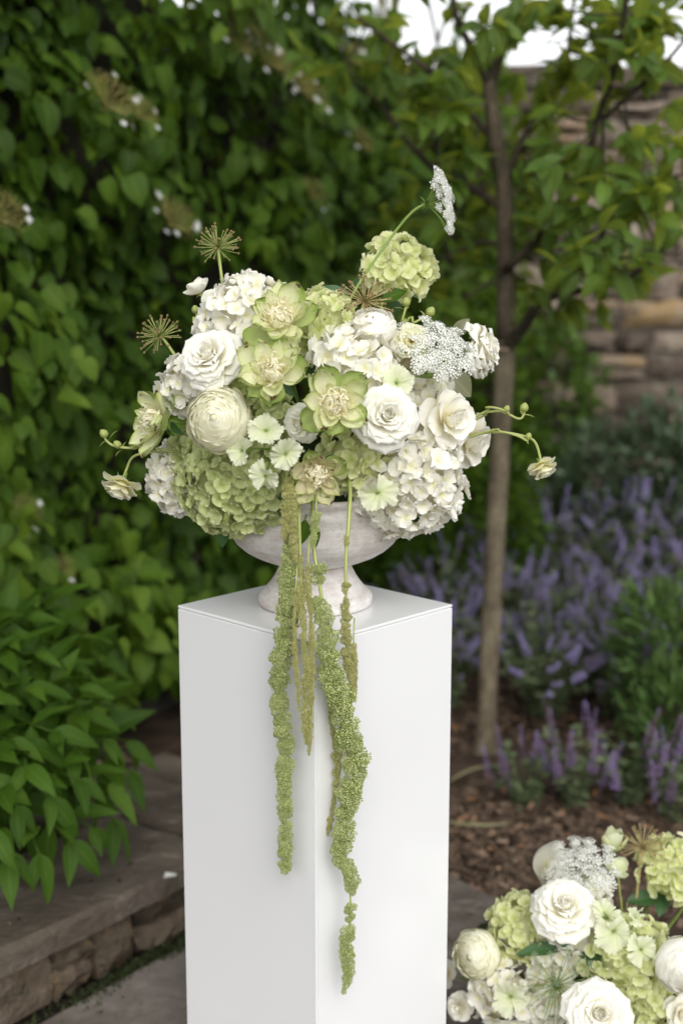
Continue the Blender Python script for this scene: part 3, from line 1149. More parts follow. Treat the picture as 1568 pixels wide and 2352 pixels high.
def trunk_u(v):
    return 1160 if v > 400 else 1122 + (v - 185) * .175
sprays = [q for q in sprays if not (abs(proj(q)[0] - trunk_u(proj(q)[1])) < 62 and q.y < TY + .12 and proj(q)[1] < 720)]
for (u, v, su, sv, n) in ((1040, 60, 60, 50, 5), (1250, 60, 70, 50, 6), (1350, 40, 60, 40, 5), (1470, 130, 50, 40, 5), (1530, 90, 35, 60, 7), (1400, 90, 40, 50, 4)):
    for k in range(n):
        sprays.append(P(u + rt.normal(0, su), v + rt.normal(0, sv), TY + rt.normal(0, .2)))
twig_b = MB()
bp = np.array([tuple(q) for q in branch_pts])
for s in sprays:
    j = np.argmin(np.sum((bp - np.array(s)) ** 2, axis=1))
    base = Vector(bp[j])
    if (base - s).length > .45:
        base = s + (base - s).normalized() * .2
    mid = base.lerp(s, .55) + Vector((0, 0, -.015))
    pth = spline([base, mid, s], 3)
    twig_b.add(*tube([q - T0 for q in pth], [.0035, .003, .003, .0025, .0022, .002, .0015], 4))
    d = (s - mid).normalized()
    nl = rt.randint(5, 9)
    sh = rt.normal(0, .16)
    for k in range(nl):
        f = rt.uniform(.35, 1.0) if k else 1.0
        p = mid.lerp(s, f)
        w = Vector(rt.normal(0, 1, 3))
        t_ = (d * .6 + w * .62 + Vector((0, 0, -.22))).normalized()
        O.append(tuple(p))
        tip.append(tuple(t_))
        nrm.append(tuple(Vector((rt.normal(0, .5), rt.normal(0, .5) - .25, .9))))
        size.append(rt.uniform(.065, .108))
        rnd.append(min(1, max(0, .42 + sh + rt.normal(0, .2))))
tag(twig_b.build('twigs', DARKBARK, tree), kind='stuff')
shapes = [leaf_shape(1, .48, 'ovate', .35, .5, 6, 2, .01, 1), leaf_shape(1, .54, 'ovate', .25, .8, 6, 2, .015, 2), leaf_shape(1, .44, 'ovate', .45, .25, 6, 2, .012, 3)]
O = np.array(O)
uv = np.array([proj(o) for o in O])
inside = (uv[:, 0] > 0) & (uv[:, 0] < 1568) & (uv[:, 1] > 0)
leaves_on(tree, O, np.array(tip), np.array(nrm), np.array(size), np.array(rnd), shapes, TREELEAF, 300, np.where(inside, -O[:, 1] + np.array(size) * 6, -99))


# ================================================================== SHRUBS AND PERENNIALS
def shrub(name, label, c, rad, n, leafL, leafW, material, seed, kind='ovate', stems=8, cat='shrub', group=None, upright=.4):
    r = np.random.RandomState(seed)
    base = Vector((c[0], c[1], 0.0))
    root = thing(name, label, cat, base, group)
    d = norm(r.normal(0, 1, (n, 3)))
    rr = r.uniform(.45, 1.0, n) ** .6
    lump = 1 + .16 * np.sin(d[:, 0] * 7 + seed) + .14 * np.sin(d[:, 2] * 8 + d[:, 1] * 5 + seed)
    O_ = np.array(c)[None, :] + d * np.array(rad)[None, :] * (rr * lump)[:, None]
    O_[:, 2] = np.maximum(O_[:, 2], .02)
    tip_ = d + np.array((0, 0, upright)) + r.normal(0, .45, (n, 3))
    nr_ = d * .5 + np.array((0, 0, .9)) + r.normal(0, .35, (n, 3))
    sz = r.uniform(.7, 1.2, n) * leafL
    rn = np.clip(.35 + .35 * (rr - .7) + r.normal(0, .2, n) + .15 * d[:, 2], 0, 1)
    shp = [leaf_shape(1, leafW, kind, .25, .4, 4, 1, .01, 1), leaf_shape(1, leafW * 1.12, kind, .15, .6, 4, 1, .02, 2)]
    leaves_on(root, O_, tip_, nr_, sz, rn, shp, material, 0, rr)
    b = MB()
    for k in range(stems):
        q = O_[r.randint(n)]
        b.add(*tube(spline([Vector((r.normal(0, .03), r.normal(0, .03), -.02)), Vector(((q[0] - c[0]) * .4, (q[1] - c[1]) * .4, q[2] * .6)), Vector(q) - base], 2), .004, 4))
    b.build('stems', DARKBARK, root)
    return root


shrub('leafy_shrub', 'bright green leafy shrub beside the tree trunk against the stone wall', tuple(P(1265, 900, 6.3)), (.24, .16, .32), 900, .055, .6, LIMELEAF, 31)
shrub('leafy_shrub', 'low light green shrub low down at the foot of the stone wall', tuple(P(1230, 1180, 6.1)), (.28, .18, .34), 900, .05, .6, LIMELEAF, 32)
shrub('evergreen_shrub', 'large grey green shrub at the right end of the stone wall', tuple(P(1500, 1110, 5.7)), (.38, .30, .30), 2300, .05, .5, BUSHLEAF, 33)
shrub('evergreen_shrub', 'dark green shrub behind the tall purple catmint at the far right', tuple(P(1600, 1230, 5.5)), (.36, .3, .42), 1800, .05, .5, BUSHLEAF, 34)
shrub('evergreen_shrub', 'dark small leaved shrub low behind the urn and the tree trunk', tuple(P(1010, 1240, 5.3)), (.42, .2, .36), 2600, .045, .55, HEDGELEAF, 35)
shrub('evergreen_shrub', 'dark leafy shrub filling the corner between climber and stone wall', tuple(P(1060, 1000, 6.0)), (.36, .25, .62), 2400, .055, .6, HEDGELEAF, 36)
shrub('spurge', 'green spurge clump at the right edge above the catmint spikes', tuple(P(1525, 1500, 4.05)), (.16, .15, .19), 620, .065, .28, SPURGELEAF, 37, 'lance', upright=1.0)
shrub('spurge', 'green spurge clump cut by the right edge of the picture beside the mulch', tuple(P(1575, 1690, 3.85)), (.17, .15, .23), 650, .065, .28, SPURGELEAF, 38, 'lance', upright=1.0)

# ---- catmint
rc = np.random.RandomState(5)
spike_meshes = []
mauve_meshes = []
for k in range(5):
    b = MB()
    for w in range(9):
        zc = w / 9 + rc.uniform(-.02, .02)
        rad = (.16 - .10 * w / 9)
        for j in range(9):
            a = rc.uniform(0, 6.28)
            d = Vector((math.cos(a), math.sin(a), rc.uniform(.1, .8))).normalized()
            x = Vector((-math.sin(a), math.cos(a), 0))
            p = Vector((0, 0, zc)) + d * .03
            L = rad * rc.uniform(.7, 1.3)
            h = rc.rand() ** 1.1
            L *= .8
            b.add([tuple(p), tuple(p + d * L * .6 + x * L * .3), tuple(p + d * L + Vector((0, 0, -L * .15))), tuple(p + d * L * .6 - x * L * .3)], [(0, 1, 2, 3)], [(h * .5, 0, 0), (h, 0, 0), (h, 0, 0), (h, 0, 0)])
    b.add(*tube([(0, 0, -.4), (0, 0, 1)], .012, 4))
    spike_meshes.append(b.mesh('flower_spike', PURPLE))
    mauve_meshes.append(b.mesh('flower_spike', MAUVE))
mintleaf = leaf_shape(1, .6, 'heart', .2, .4, 3, 1, .02, 4)


def catmint(label, x, y, rad, height, nst, seed, spike=.09, group='catmint plants in the bed', leafn=9):
    r = np.random.RandomState(seed)
    root = thing('catmint', label, 'plant', (x, y, 0), group)
    b = MB()
    O_, T_, Nn, S_, Rn = [], [], [], [], []
    for k in range(nst):
        a = r.uniform(0, 6.28)
        q = math.sqrt(r.rand())
        tipp = Vector((rad * q * math.cos(a), rad * q * math.sin(a), height * (1 - .45 * q * q) * r.uniform(.72, 1.1)))
        mid = Vector((tipp.x * .45, tipp.y * .45, tipp.z * .62))
        pth = spline([Vector((tipp.x * .1, tipp.y * .1, -.02)), mid, tipp], 4)
        b.add(*tube(pth, .0018, 4))
        d = (pth[-1] - pth[-3]).normalized() + Vector(r.normal(0, .12, 3))
        if 'mulch' in group:
            d = Vector((d.x * .4, d.y * .4, 1))
            tipp.z *= r.uniform(.55, 1.15)
        s = spike * r.uniform(.65, 1.35)
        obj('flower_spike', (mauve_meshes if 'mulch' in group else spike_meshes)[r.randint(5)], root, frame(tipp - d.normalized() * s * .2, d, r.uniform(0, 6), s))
        for j in range(leafn):
            f = r.uniform(.12, .95)
            p = pth[min(len(pth) - 1, int(f * len(pth)))]
            w = Vector(r.normal(0, 1, 3))
            w.z = abs(w.z) * .3
            O_.append(tuple(Vector((x, y, 0)) + p))
            T_.append(tuple(w))
            Nn.append((r.normal(0, .3), r.normal(0, .3) - .2, 1))
            S_.append(r.uniform(.022, .042))
            Rn.append(r.rand())
    b.build('stems', MINTLEAF, root)
    leaves_on(root, np.array(O_), np.array(T_), np.array(Nn), np.array(S_), np.array(Rn), [mintleaf], MINTLEAF, 0, np.array(S_))
    return root


mass = [(.36, 5.0, .26, .40, 34, 'hazy purple catmint between the plinth and the tree trunk'),
        (.62, 4.95, .28, .42, 34, 'hazy purple catmint just right of the tree trunk'),
        (.88, 4.75, .28, .44, 34, 'leaning purple catmint midway between trunk and right edge'),
        (1.10, 5.25, .28, .62, 34, 'tall purple catmint reaching highest before the grey green shrub'),
        (1.32, 5.0, .26, .60, 30, 'tall purple catmint cut by the right edge'),
        (.84, 5.45, .30, .55, 30, 'purple catmint standing behind the others near the wall foot'),
        (.56, 5.5, .28, .46, 24, 'dusky catmint behind the tree trunk'),
        (1.10, 4.6, .24, .40, 30, 'low dusky catmint in front beside the green spurge'),
        (.34, 4.5, .20, .34, 26, 'low dusky catmint half hidden by the right edge of the plinth'),
        (.66, 4.42, .24, .36, 30, 'low dusky catmint in front, right of the trunk, leaning over the mulch'),
        (.90, 4.40, .22, .38, 28, 'low dusky catmint in front between the trunk and the spurge')]
for i, (x, y, r_, h, n, lab) in enumerate(mass):
    catmint(lab, x, y, r_, h, int(n * 1.7), 50 + i, .088, leafn=14)
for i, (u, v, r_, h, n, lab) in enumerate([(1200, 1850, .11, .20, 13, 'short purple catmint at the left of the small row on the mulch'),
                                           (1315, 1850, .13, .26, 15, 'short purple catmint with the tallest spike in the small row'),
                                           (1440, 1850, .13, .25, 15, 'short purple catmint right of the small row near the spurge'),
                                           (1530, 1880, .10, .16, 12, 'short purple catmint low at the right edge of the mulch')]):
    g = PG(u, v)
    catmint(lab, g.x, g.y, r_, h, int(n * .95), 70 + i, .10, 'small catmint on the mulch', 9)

# ---- pointed-leaf perennial at left, over the low wall
pl = thing('pointed_leaf_plant', 'bushy green plant with pointed leaves spilling over the low wall at left', 'plant', (-.80, 3.0, .12))
rp = np.random.RandomState(9)
O, tip, nrm, size, rnd = [], [], [], [], []
sb = MB()
tips = [(60, 1420, 3.0), (120, 1400, 3.15), (200, 1465, 3.1), (15, 1460, 2.9), (250, 1520, 3.2), (150, 1530, 3.0), (285, 1620, 3.05), (60, 1580, 2.8), (310, 1700, 3.0), (320, 1770, 2.95),
        (210, 1640, 2.85), (120, 1680, 2.75), (20, 1700, 2.7), (270, 1800, 2.85), (280, 1880, 2.85), (200, 1790, 2.72), (230, 1900, 2.76), (110, 1830, 2.66), (40, 1850, 2.6), (160, 1930, 2.68),
        (90, 1960, 2.6), (20, 1960, 2.55), (-60, 1600, 2.7), (-80, 1800, 2.55), (-40, 1450, 2.9), (180, 1580, 2.95), (80, 1500, 2.9), (260, 1700, 2.9), (170, 1720, 2.78), (60, 1760, 2.66), (240, 1600, 3.1), (-20, 1900, 2.5), (-120, 1500, 2.8)]
for (u, v, y) in tips:
    u -= 22 if u > 190 else 0
    T = P(u, v, y)
    bx_, by_ = spt(rp.uniform(-.12, .42), rp.uniform(.37, .60))
    B = Vector((bx_, by_, .115))
    M_ = B.lerp(T, .45)
    M_.z = max(T.z, B.z) * .80 + .10 + .06 * (T.z < .45)
    pth = spline([B, M_, T], 5)
    sb.add(*tube([q - pl.location for q in pth], [.0042 - .0002 * i for i in range(len(pth))], 5))
    d = (pth[-1] - pth[-3]).normalized()
    for k in range(9):
        f = 1 - .085 * k
        i = min(len(pth) - 1, int(f * (len(pth) - 1)))
        p = pth[i]
        for side in (0, 1):
            a = k * 1.57 + side * math.pi + rp.normal(0, .3)
            x = d.cross(Vector((0, 0, 1))).normalized() if abs(d.z) < .95 else Vector((1, 0, 0))
            yv = d.cross(x).normalized()
            o_ = x * math.cos(a) + yv * math.sin(a)
            t_ = o_ * (.9 if k else .45) + d * (.30 if k else .7) + Vector((0, -.16, -.42 if T.z < .5 else (-.30 if k else 0)))
            O.append(tuple(p))
            tip.append(tuple(t_))
            nrm.append((rp.normal(0, .25) + .1, rp.normal(0, .25) - .45, .9))
            size.append(rp.uniform(.088, .148) * (1 if k else .75))
            rnd.append(min(1, max(0, .5 + rp.normal(0, .22) - .04 * k + (.15 if k == 0 else 0))))
sb.build('stems', POINTLEAF, pl)
shapes = [leaf_shape(1, .36, 'lance', .3, .5, 7, 2, .02, 1), leaf_shape(1, .40, 'lance', .2, .75, 7, 2, .025, 2), leaf_shape(1, .31, 'lance', .45, .35, 7, 2, .018, 3)]
O = np.array(O)
leaves_on(pl, O, np.array(tip), np.array(nrm), np.array(size), np.array(rnd), shapes, POINTLEAF, 300, -O[:, 1] + np.array([min(1, max(-1, proj(o)[0] / 100)) for o in O]))

# dry strap blades lying on the mulch
for (pts, lab) in (([(1032, 1792), (1065, 1772), (1100, 1760), (1140, 1758)], 'pale dry grass blade arching over the mulch by the trunk foot'),
                   ([(1030, 1885), (1075, 1890), (1120, 1892), (1165, 1890)], 'pale dry grass blade lying on the mulch beside the plinth')):
    w = [PG(u, v, .02 + .02 * math.sin(math.pi * i / 3)) for i, (u, v) in enumerate(pts)]
    sp = spline(w, 4)
    V, C = [], []
    for i, q in enumerate(sp):
        t_ = i / (len(sp) - 1)
        hw = .009 * math.sin(math.pi * min(.98, .25 + .75 * t_)) + .001
        for s in (-1, 0, 1):
            V.append(tuple(q - sp[0] + Vector((0, s * hw, -.003 * abs(s)))))
            C.append((t_, s, .6))
    o = MB().add(V, grid_faces(len(sp), 3), C).build('grass_blade', DRYBLADE)
    o.location = sp[0]
    tag(o, lab, 'grass blade', 'dry blades on the mulch')

# ================================================================== PLINTH AND URN
PZ = .95
pc_ = [PG(409, 1390, PZ), PG(1038, 1388, PZ)]
ctr = (pc_[0] + pc_[1]) / 2
hd = (pc_[1] - pc_[0]).length / 2
ang = math.atan2(pc_[1].y - pc_[0].y, pc_[1].x - pc_[0].x)
side = hd * math.sqrt(2)
plinth = thing('plinth', 'tall glossy white square plinth carrying the flower urn', 'plinth', Matrix.Translation((ctr.x, ctr.y, 0)) @ Matrix.Rotation(ang + R(45), 4, 'Z'))


def box(c, s, bev=.0012):
    x, y, z = (q / 2 for q in s)
    V = []
    bm_pts = [(-1, -1), (1, -1), (1, 1), (-1, 1)]
    rows_ = [(-z, bev), (-z + bev, 0), (z - bev, 0), (z, bev)]
    for zz_, ins in rows_:
        for (a, b_) in bm_pts:
            # chamfered corners: two points each
            V.append((c[0] + a * (x - ins), c[1] + b_ * (y - ins), c[2] + zz_))
    Fc = []
    for k in range(3):
        for i in range(4):
            j = (i + 1) % 4
            Fc.append((k * 4 + i, k * 4 + j, (k + 1) * 4 + j, (k + 1) * 4 + i))
    Fc.append((12, 13, 14, 15))
    Fc.append((3, 2, 1, 0))
    return V, Fc


h2 = side / 2
th = .005
MB().add(*box((0, 0, PZ - th / 2), (side, side, th))).build('top_panel', ACRYLIC, plinth, smooth=False)
for k in range(4):
    M = Matrix.Rotation(k * math.pi / 2, 4, 'Z')
    V, Fc = box((th / 2, -h2 + th / 2, (PZ - th - .0008) / 2), (side - th - .0006, th, PZ - th - .0008), .0008)
    o = MB().add(V, Fc).build('side_panel', ACRYLIC, plinth, smooth=False)
    o.matrix_basis = M
MB().add(*box((0, 0, PZ - th - .0006), (side - .004, side - .004, .0007), .0001)).build('seam', SEAM, plinth, smooth=False)

UX, UY = PG(724, 1389, PZ).x, PG(727, 1386, PZ).y
urn = thing('urn', 'whitewashed footed stoneware urn standing on the white plinth', 'urn', (UX, UY, PZ))
foot = [(.0, .0012), (.088, .0012), (.0905, .003), (.0915, .008), (.0912, .014), (.0895, .0175), (.0875, .020), (.080, .027), (.0715, .037), (.0645, .048), (.0595, .058), (.0572, .065), (.0570, .068), (.0, .069)]
bowl = [(.0, .0685), (.0575, .0685), (.064, .0705), (.080, .0755), (.098, .083), (.114, .0925), (.126, .1035), (.1345, .117), (.1385, .131), (.1400, .145), (.1405, .158), (.1418, .1605), (.1425, .1635), (.1418, .167), (.1400, .170), (.1408, .176), (.1435, .180), (.1450, .184), (.1450, .1875), (.1430, .1895), (.138, .190), (.134, .186), (.131, .170), (.12, .12), (.09, .095), (0, .088)]
MB().add(*lathe(foot)).build('foot', URN, urn)
MB().add(*lathe(bowl)).build('bowl', URN, urn)
UM = Vector((UX, UY, PZ + .185))             # mouth of the urn

foam = MB()
V, C = [], []
prof = [(.0, .165), (.128, .165), (.128, .185)] + [(.128 * math.cos(k * math.pi / 12), .185 + .13 * math.sin(k * math.pi / 12)) for k in range(1, 6)] + [(0, .315)]
foam.add(*lathe(prof, 24))
fo = foam.build('floral_foam', FOAM)
fo.location = (UX, UY, PZ)
tag(fo, 'dark floral foam filling the urn beneath the flowers', 'floral foam')


# ================================================================== FLOWERS
def petal(L, W, a0, a1, cross, tipc=0.0, r0=0.0, z0=0.0, ruf=0.0, kr=2.5, shape='ob', nt=7, ns=3, seed=0, tooth=0.0, roll=0.0):
    """Petal in the x-z plane: base near the axis, outward = +x; a = angle from the axis in degrees."""
    r = np.random.RandomState(seed)
    ph, ph2 = r.uniform(0, 6.28), r.uniform(0, 6.28)
    a0, a1, tipc = R(a0), R(a1), R(tipc)
    ts = np.linspace(0, 1, nt + 1) ** .85
    fine = np.linspace(0, 1, 61)
    ang = a0 + (a1 - a0) * fine + tipc * fine ** 4
    rr = r0 + L * np.concatenate([[0], np.cumsum(np.sin(ang[:-1]) / 60)])
    zz_ = z0 + L * np.concatenate([[0], np.cumsum(np.cos(ang[:-1]) / 60)])
    V, C = [], []
    for i, t_ in enumerate(ts):
        if shape == 'ob':
            w = (.30 + .70 * math.sin(min(1, t_ / .62) * math.pi / 2)) if t_ < .62 else math.sqrt(max(0, 1 - ((t_ - .62) / .385) ** 2.4))
        elif shape == 'point':
            w = (.35 + .65 * math.sin(min(1, t_ / .52) * math.pi / 2)) if t_ < .52 else max(0, 1 - ((t_ - .52) / .49) ** 1.8) ** .85
        elif shape == 'rose':
            w = (.35 + .65 * math.sin(min(1, t_ / .60) * math.pi / 2)) if t_ < .60 else max(0, 1 - ((t_ - .60) / .405) ** 2.8) ** .62
        elif shape == 'fan':
            w = .10 + .90 * (t_ ** .75)
        elif shape == 'strap':
            w = .6 + .4 * math.sin(math.pi * t_) if t_ < .9 else .45
        else:
            w = math.sin(math.pi * (.06 + .92 * t_))
        w = max(.02, w) * W / 2
        for j in range(-ns, ns + 1):
            s = j / ns
            te = t_
            if shape == 'fan':
                te = t_ * (1 - .16 * s * s * t_)
                if i == nt:
                    te += tooth * (1 if j % 2 else -1) + r.uniform(-.5, .5) * tooth
            te = min(1.12, te)
            k = min(60, te * 60)
            k0 = int(min(59, k))
            f = k - k0
            rm = rr[k0] + (rr[k0 + 1] - rr[k0]) * f
            zm = zz_[k0] + (zz_[k0 + 1] - zz_[k0]) * f
            an = ang[min(60, k0)]
            c = max(.02, cross)
            x = w * math.sin(s * c) / c
            d = w * (1 - math.cos(s * c)) / c
            d += ruf * L * (math.sin(kr * s * 3.14 + ph + 3 * t_) * .7 + .5 * math.sin(5.1 * s + 7 * t_ + ph2)) * t_ ** 2
            if roll:
                d -= roll * W * abs(s) ** 2.5 * max(0, (t_ - .35) / .65) ** 1.5
            V.append((rm - math.cos(an) * d, x, zm + math.sin(an) * d))
            C.append((t_, s, .5))
    return V, grid_faces(nt + 1, 2 * ns + 1), C


MESHES = {}


def petal_mesh(key, material, *a, **k):
    key = (key, material.name)
    if key not in MESHES:
        MESHES[key] = MB().add(*petal(*a, **k)).mesh('petal', material)
    return MESHES[key]


def leaf_mesh(key, material, rnd=.5, **k):
    key = ('leaf', key, material.name)
    if key not in MESHES:
        V, Fc, C = leaf_shape(**k)
        MESHES[key] = MB().add(V, Fc, C, rnd).mesh('leaf', material)
    return MESHES[key]


rf = np.random.RandomState(77)


def ring(root, key, material, n, z_off=0.0, start=0.0, var=3, jit=6.0, sz=.03, **k):
    for i in range(n):
        me = petal_mesh((key, i % var), material, seed=hash((key, i % var)) % 9973 if False else (len(str(key)) * 31 + (i % var) * 7 + 3), **k)
        a = start + 2 * math.pi * i / n + R(rf.normal(0, jit))
        M = Matrix.Rotation(a, 4, 'Z') @ Matrix.Rotation(R(rf.normal(0, jit * .6)), 4, 'Y') @ Matrix.Translation((0, 0, z_off)) @ Matrix.Scale(1 + rf.normal(0, sz), 4)
        obj('petal', me, root, M)


def stem_part(root, M, pts, rad, material, name='stem', n=6):
    inv = M.inverted()
    s = M.to_scale().x
    pth = spline(pts, 4)
    rr = rad if hasattr(rad, '__len__') else [rad] * len(pth)
    if len(rr) != len(pth):
        rr = [rr[0] + (rr[-1] - rr[0]) * i / (len(pth) - 1) for i in range(len(pth))]
    V, Fc, C = tube([inv @ q for q in pth], [q / s for q in rr], n)
    return MB().add(V, Fc, C).build(name, material, root)


def default_stem(root, M, anchor, length=.0, rad=.0028, material=None, start=(0, 0, -.2)):
    b = M @ Vector(start)
    ax = (M.to_3x3() @ Vector((0, 0, 1))).normalized()
    d = (anchor - b).length
    stem_part(root, M, [b, b - ax * d * .3 + (anchor - b) * .15, b.lerp(anchor, .7), anchor], rad, material or STEM)


def calyx(root, material, n=5, L=.5, W=.2, a0=100, a1=120, z0=-.05):
    ring(root, ('calyx', L, W, a0, a1), material, n, L=L, W=W, a0=a0, a1=a1, cross=.4, z0=z0, shape='point', nt=4, ns=1)


def add_leaves(root, M, n, size, material, spread=1.0, base_z=-.35, kind='ovate', W=.5):
    """Leaves behind the bloom; root frame has unit = bloom radius."""
    for k in range(n):
        a = 6.28 * k / n + rf.uniform(0, 1.2)
        me = leaf_mesh((kind, W, k % 3), material, .3 + .2 * (k % 3), L=1, W=W, kind=kind, fold=.25, bend=.4 + .2 * (k % 3), nt=6, ns=2, wav=.012, seed=k % 3)
        d = Vector((math.cos(a) * spread, math.sin(a) * spread, rf.uniform(-.5, .1))).normalized()
        z = Vector((math.cos(a) * .5, math.sin(a) * .5, 1))
        z = (z - d * z.dot(d)).normalized()
        x = d.cross(z)
        Mx = Matrix((x, d, z)).transposed().to_4x4() @ Matrix.Scale(size * rf.uniform(.8, 1.2), 4)
        Mx.translation = Vector((math.cos(a) * .1, math.sin(a) * .1, base_z))
        obj('leaf', me, root, Mx)


# ---- kinds of bloom (unit radius, axis +Z, petals around the origin)
def rose(root, mt, fullness=1.0):
    key = ('heart', mt.name)
    if key not in MESHES:
        V, C = [], []
        nu = 64
        for i in range(nu + 1):
            tt = i / nu
            th_ = tt * 2.7 * 2 * math.pi
            r_ = .015 + .165 * tt
            zt = .80 - .10 * tt + .018 * math.sin(3.2 * th_ + 1)
            for (fr, zf) in ((.35, .18), (.95, .40), (1.12, .66), (1.04, .88), (.90, 1.0)):
                V.append((r_ * fr * math.cos(th_), r_ * fr * math.sin(th_), zt * zf))
                C.append((.30 + .6 * zf, 0, .5))
        MESHES[key] = MB().add(V, grid_faces(nu + 1, 5), C).mesh('heart', mt)
    obj('heart', MESHES[key], root)
    MB().add(*lathe([(.02, -.1), (.30, -.02), (.34, .10), (.24, .32), (.14, .44), (.001, .50)], 14), ).build('flower_base', mt, root)
    K = 9
    for k in range(K):
        f = k / (K - 1)
        n = 3 if k < 2 else (4 if k < 5 else 5)
        lean = 9 + 74 * f ** 1.2
        ring(root, ('rose', k), mt, n, start=k * 1.05, jit=7, var=3, L=.74 + .27 * f, W=.46 + .66 * f ** .8, a0=lean, a1=lean * .78 - 26 * (1 - f) ** 2,
             cross=1.25 - .70 * f ** .7, tipc=20 + 62 * min(1, f * 1.4), r0=.04 + .07 * min(1, f * 2.2), z0=.06 - .15 * f, roll=.10 + .22 * f, ruf=.002 + .014 * f,
             shape='rose', ns=4, nt=9)
    calyx(root, STEM, 5, .5, .14, 110, 140, -.08)


def shell(q, phi1, dth, zs=.78, ruf=.012, seed=0, nt=12, ns=4, lift=0.0, flare=0.0, lift_a=0.0):
    """A petal of a globe-shaped bloom: patch of a sphere of radius q from the base up to polar angle phi1."""
    r = np.random.RandomState(seed)
    p1, p2 = r.uniform(0, 6.28, 2)
    V, C = [], []
    for i in range(nt + 1):
        t_ = (i / nt) ** .8
        for j in range(-ns, ns + 1):
            s = j / ns
            ph = phi1 * t_ * (1 - .07 * abs(s) ** 2.4 * t_) + .03 * math.sin(4 * s + p1) * t_ ** 3
            qq = q * (1 + ruf * math.sin(5 * s + p2) * t_ ** 2 + .035 * s * t_ + .02 * t_ ** 6)
            th_ = dth * s * (1 if t_ < .7 else 1 - .18 * ((t_ - .7) / .3) ** 2)
            pe = min(ph, phi1 - lift_a)
            r_, z_ = qq * math.sin(pe), -qq * math.cos(pe) * zs
            if ph > pe:                     # the lip stands up a little
                e = (ph - pe) / max(1e-4, lift_a)
                z_ += lift * e
                r_ += flare * e * e
            V.append((r_ * math.cos(th_), r_ * math.sin(th_), z_))
            C.append((t_, s, .5))
    return V, grid_faces(nt + 1, 2 * ns + 1), C


def ranunculus(root, mt, rims=9, squash=.78):
    for k in range(rims):
        f = k / (rims - 1)
        q = .56 + .44 * f
        rim = .045 + .72 * f
        phi = math.pi - math.asin(min(.999, rim / q))
        zs = max(.5, (.70 - .42 * rim * rim)) / (q * abs(math.cos(phi)))
        n = 4 if k < 2 else (5 if k < 5 else 6)
        for i in range(n):
            key = ('shell', k, i % 2, squash, mt.name)
            if key not in MESHES:
                MESHES[key] = MB().add(*shell(q, phi, math.pi / n * 1.32, zs, .012 + .014 * f, k * 3 + i % 2, lift=.032, flare=.010 + .03 * f, lift_a=.12)).mesh('petal', mt)
            M = Matrix.Rotation(k * 1.3 + 2 * math.pi * i / n + rf.normal(0, .07), 4, 'Z') @ Matrix.Rotation(rf.normal(0, .012), 4, 'Y') @ Matrix.Scale(1 + rf.normal(0, .008), 4)
            obj('petal', MESHES[key], root, M)
    for k, (q, phi, n) in enumerate(((1.03, 1.95, 5), (1.07, 1.62, 5))):
        for i in range(n):
            key = ('shello', k, i % 2, squash, mt.name)
            if key not in MESHES:
                MESHES[key] = MB().add(*shell(q, phi, math.pi / n * 1.25, squash, .03, 90 + k * 3 + i % 2)).mesh('petal', mt)
            M = Matrix.Rotation(k * .9 + 2 * math.pi * i / n + rf.normal(0, .1), 4, 'Z') @ Matrix.Rotation(rf.normal(0, .05), 4, 'Y')
            obj('petal', MESHES[key], root, M)
    MB().add(*lathe([(.17, .38), (.15, .58), (.105, .675), (.055, .715), (.001, .725)], 14)).build('heart', mt, root)
    calyx(root, STEM, 5, .4, .2, 105, 130, -.80)


def peony(root, inner, guard, seed=0):
    r = np.random.RandomState(seed)
    k_ = dict(ns=4, nt=8)
    ring(root, ('peo3', seed % 2), guard, 5, start=.3 + seed, L=1.02, W=.80, a0=84, a1=60, cross=.75, tipc=-25, r0=.08, z0=-.12, ruf=.085, kr=3, jit=13, sz=.09, **k_)
    ring(root, ('peo2', seed % 2), inner, 5, start=.1 + seed, L=1.0, W=.66, a0=74, a1=44, cross=.95, tipc=-22, r0=.10, z0=-.06, ruf=.065, kr=3, roll=-.05, shape='ob', jit=10, sz=.09, **k_)
    ring(root, 'peo2b', inner, 4, start=.8 + seed, L=.92, W=.60, a0=68, a1=44, cross=1.0, tipc=-15, r0=.11, z0=-.03, ruf=.065, kr=3, shape='point', jit=12, sz=.09, **k_)
    ring(root, 'peo1', inner, 5, start=.4 + seed, L=.78, W=.48, a0=60, a1=32, cross=1.05, tipc=-10, r0=.12, z0=0, ruf=.06, shape='point', jit=12, sz=.09, **k_)
    ring(root, 'peo0', inner, 2, start=1.7 + seed, L=.52, W=.36, a0=48, a1=-30, cross=.9, tipc=-50, r0=.16, z0=.10, ruf=.06, shape='ob', jit=20, sz=.09, **k_)
    key = ('stamens', seed)
    b = MB()
    for k in range(120):
        a = r.uniform(0, 6.28)
        q = math.sqrt(r.rand())
        V, Fc, C = petal(r.uniform(.38, .62), .05, 8 + 46 * q, -30 + r.uniform(-70, 40), .2, r.uniform(-80, 30), r0=.27 * q, z0=.17, shape='strap', nt=5, ns=1, seed=k, ruf=.04)
        m3 = Matrix.Rotation(a, 3, 'Z') @ Matrix.Rotation(r.normal(0, .3), 3, 'X')
        b.add([tuple(m3 @ Vector(v)) for v in V], Fc, C)
    b.build('stamens', STAMEN, root)['kind'] = 'stuff'


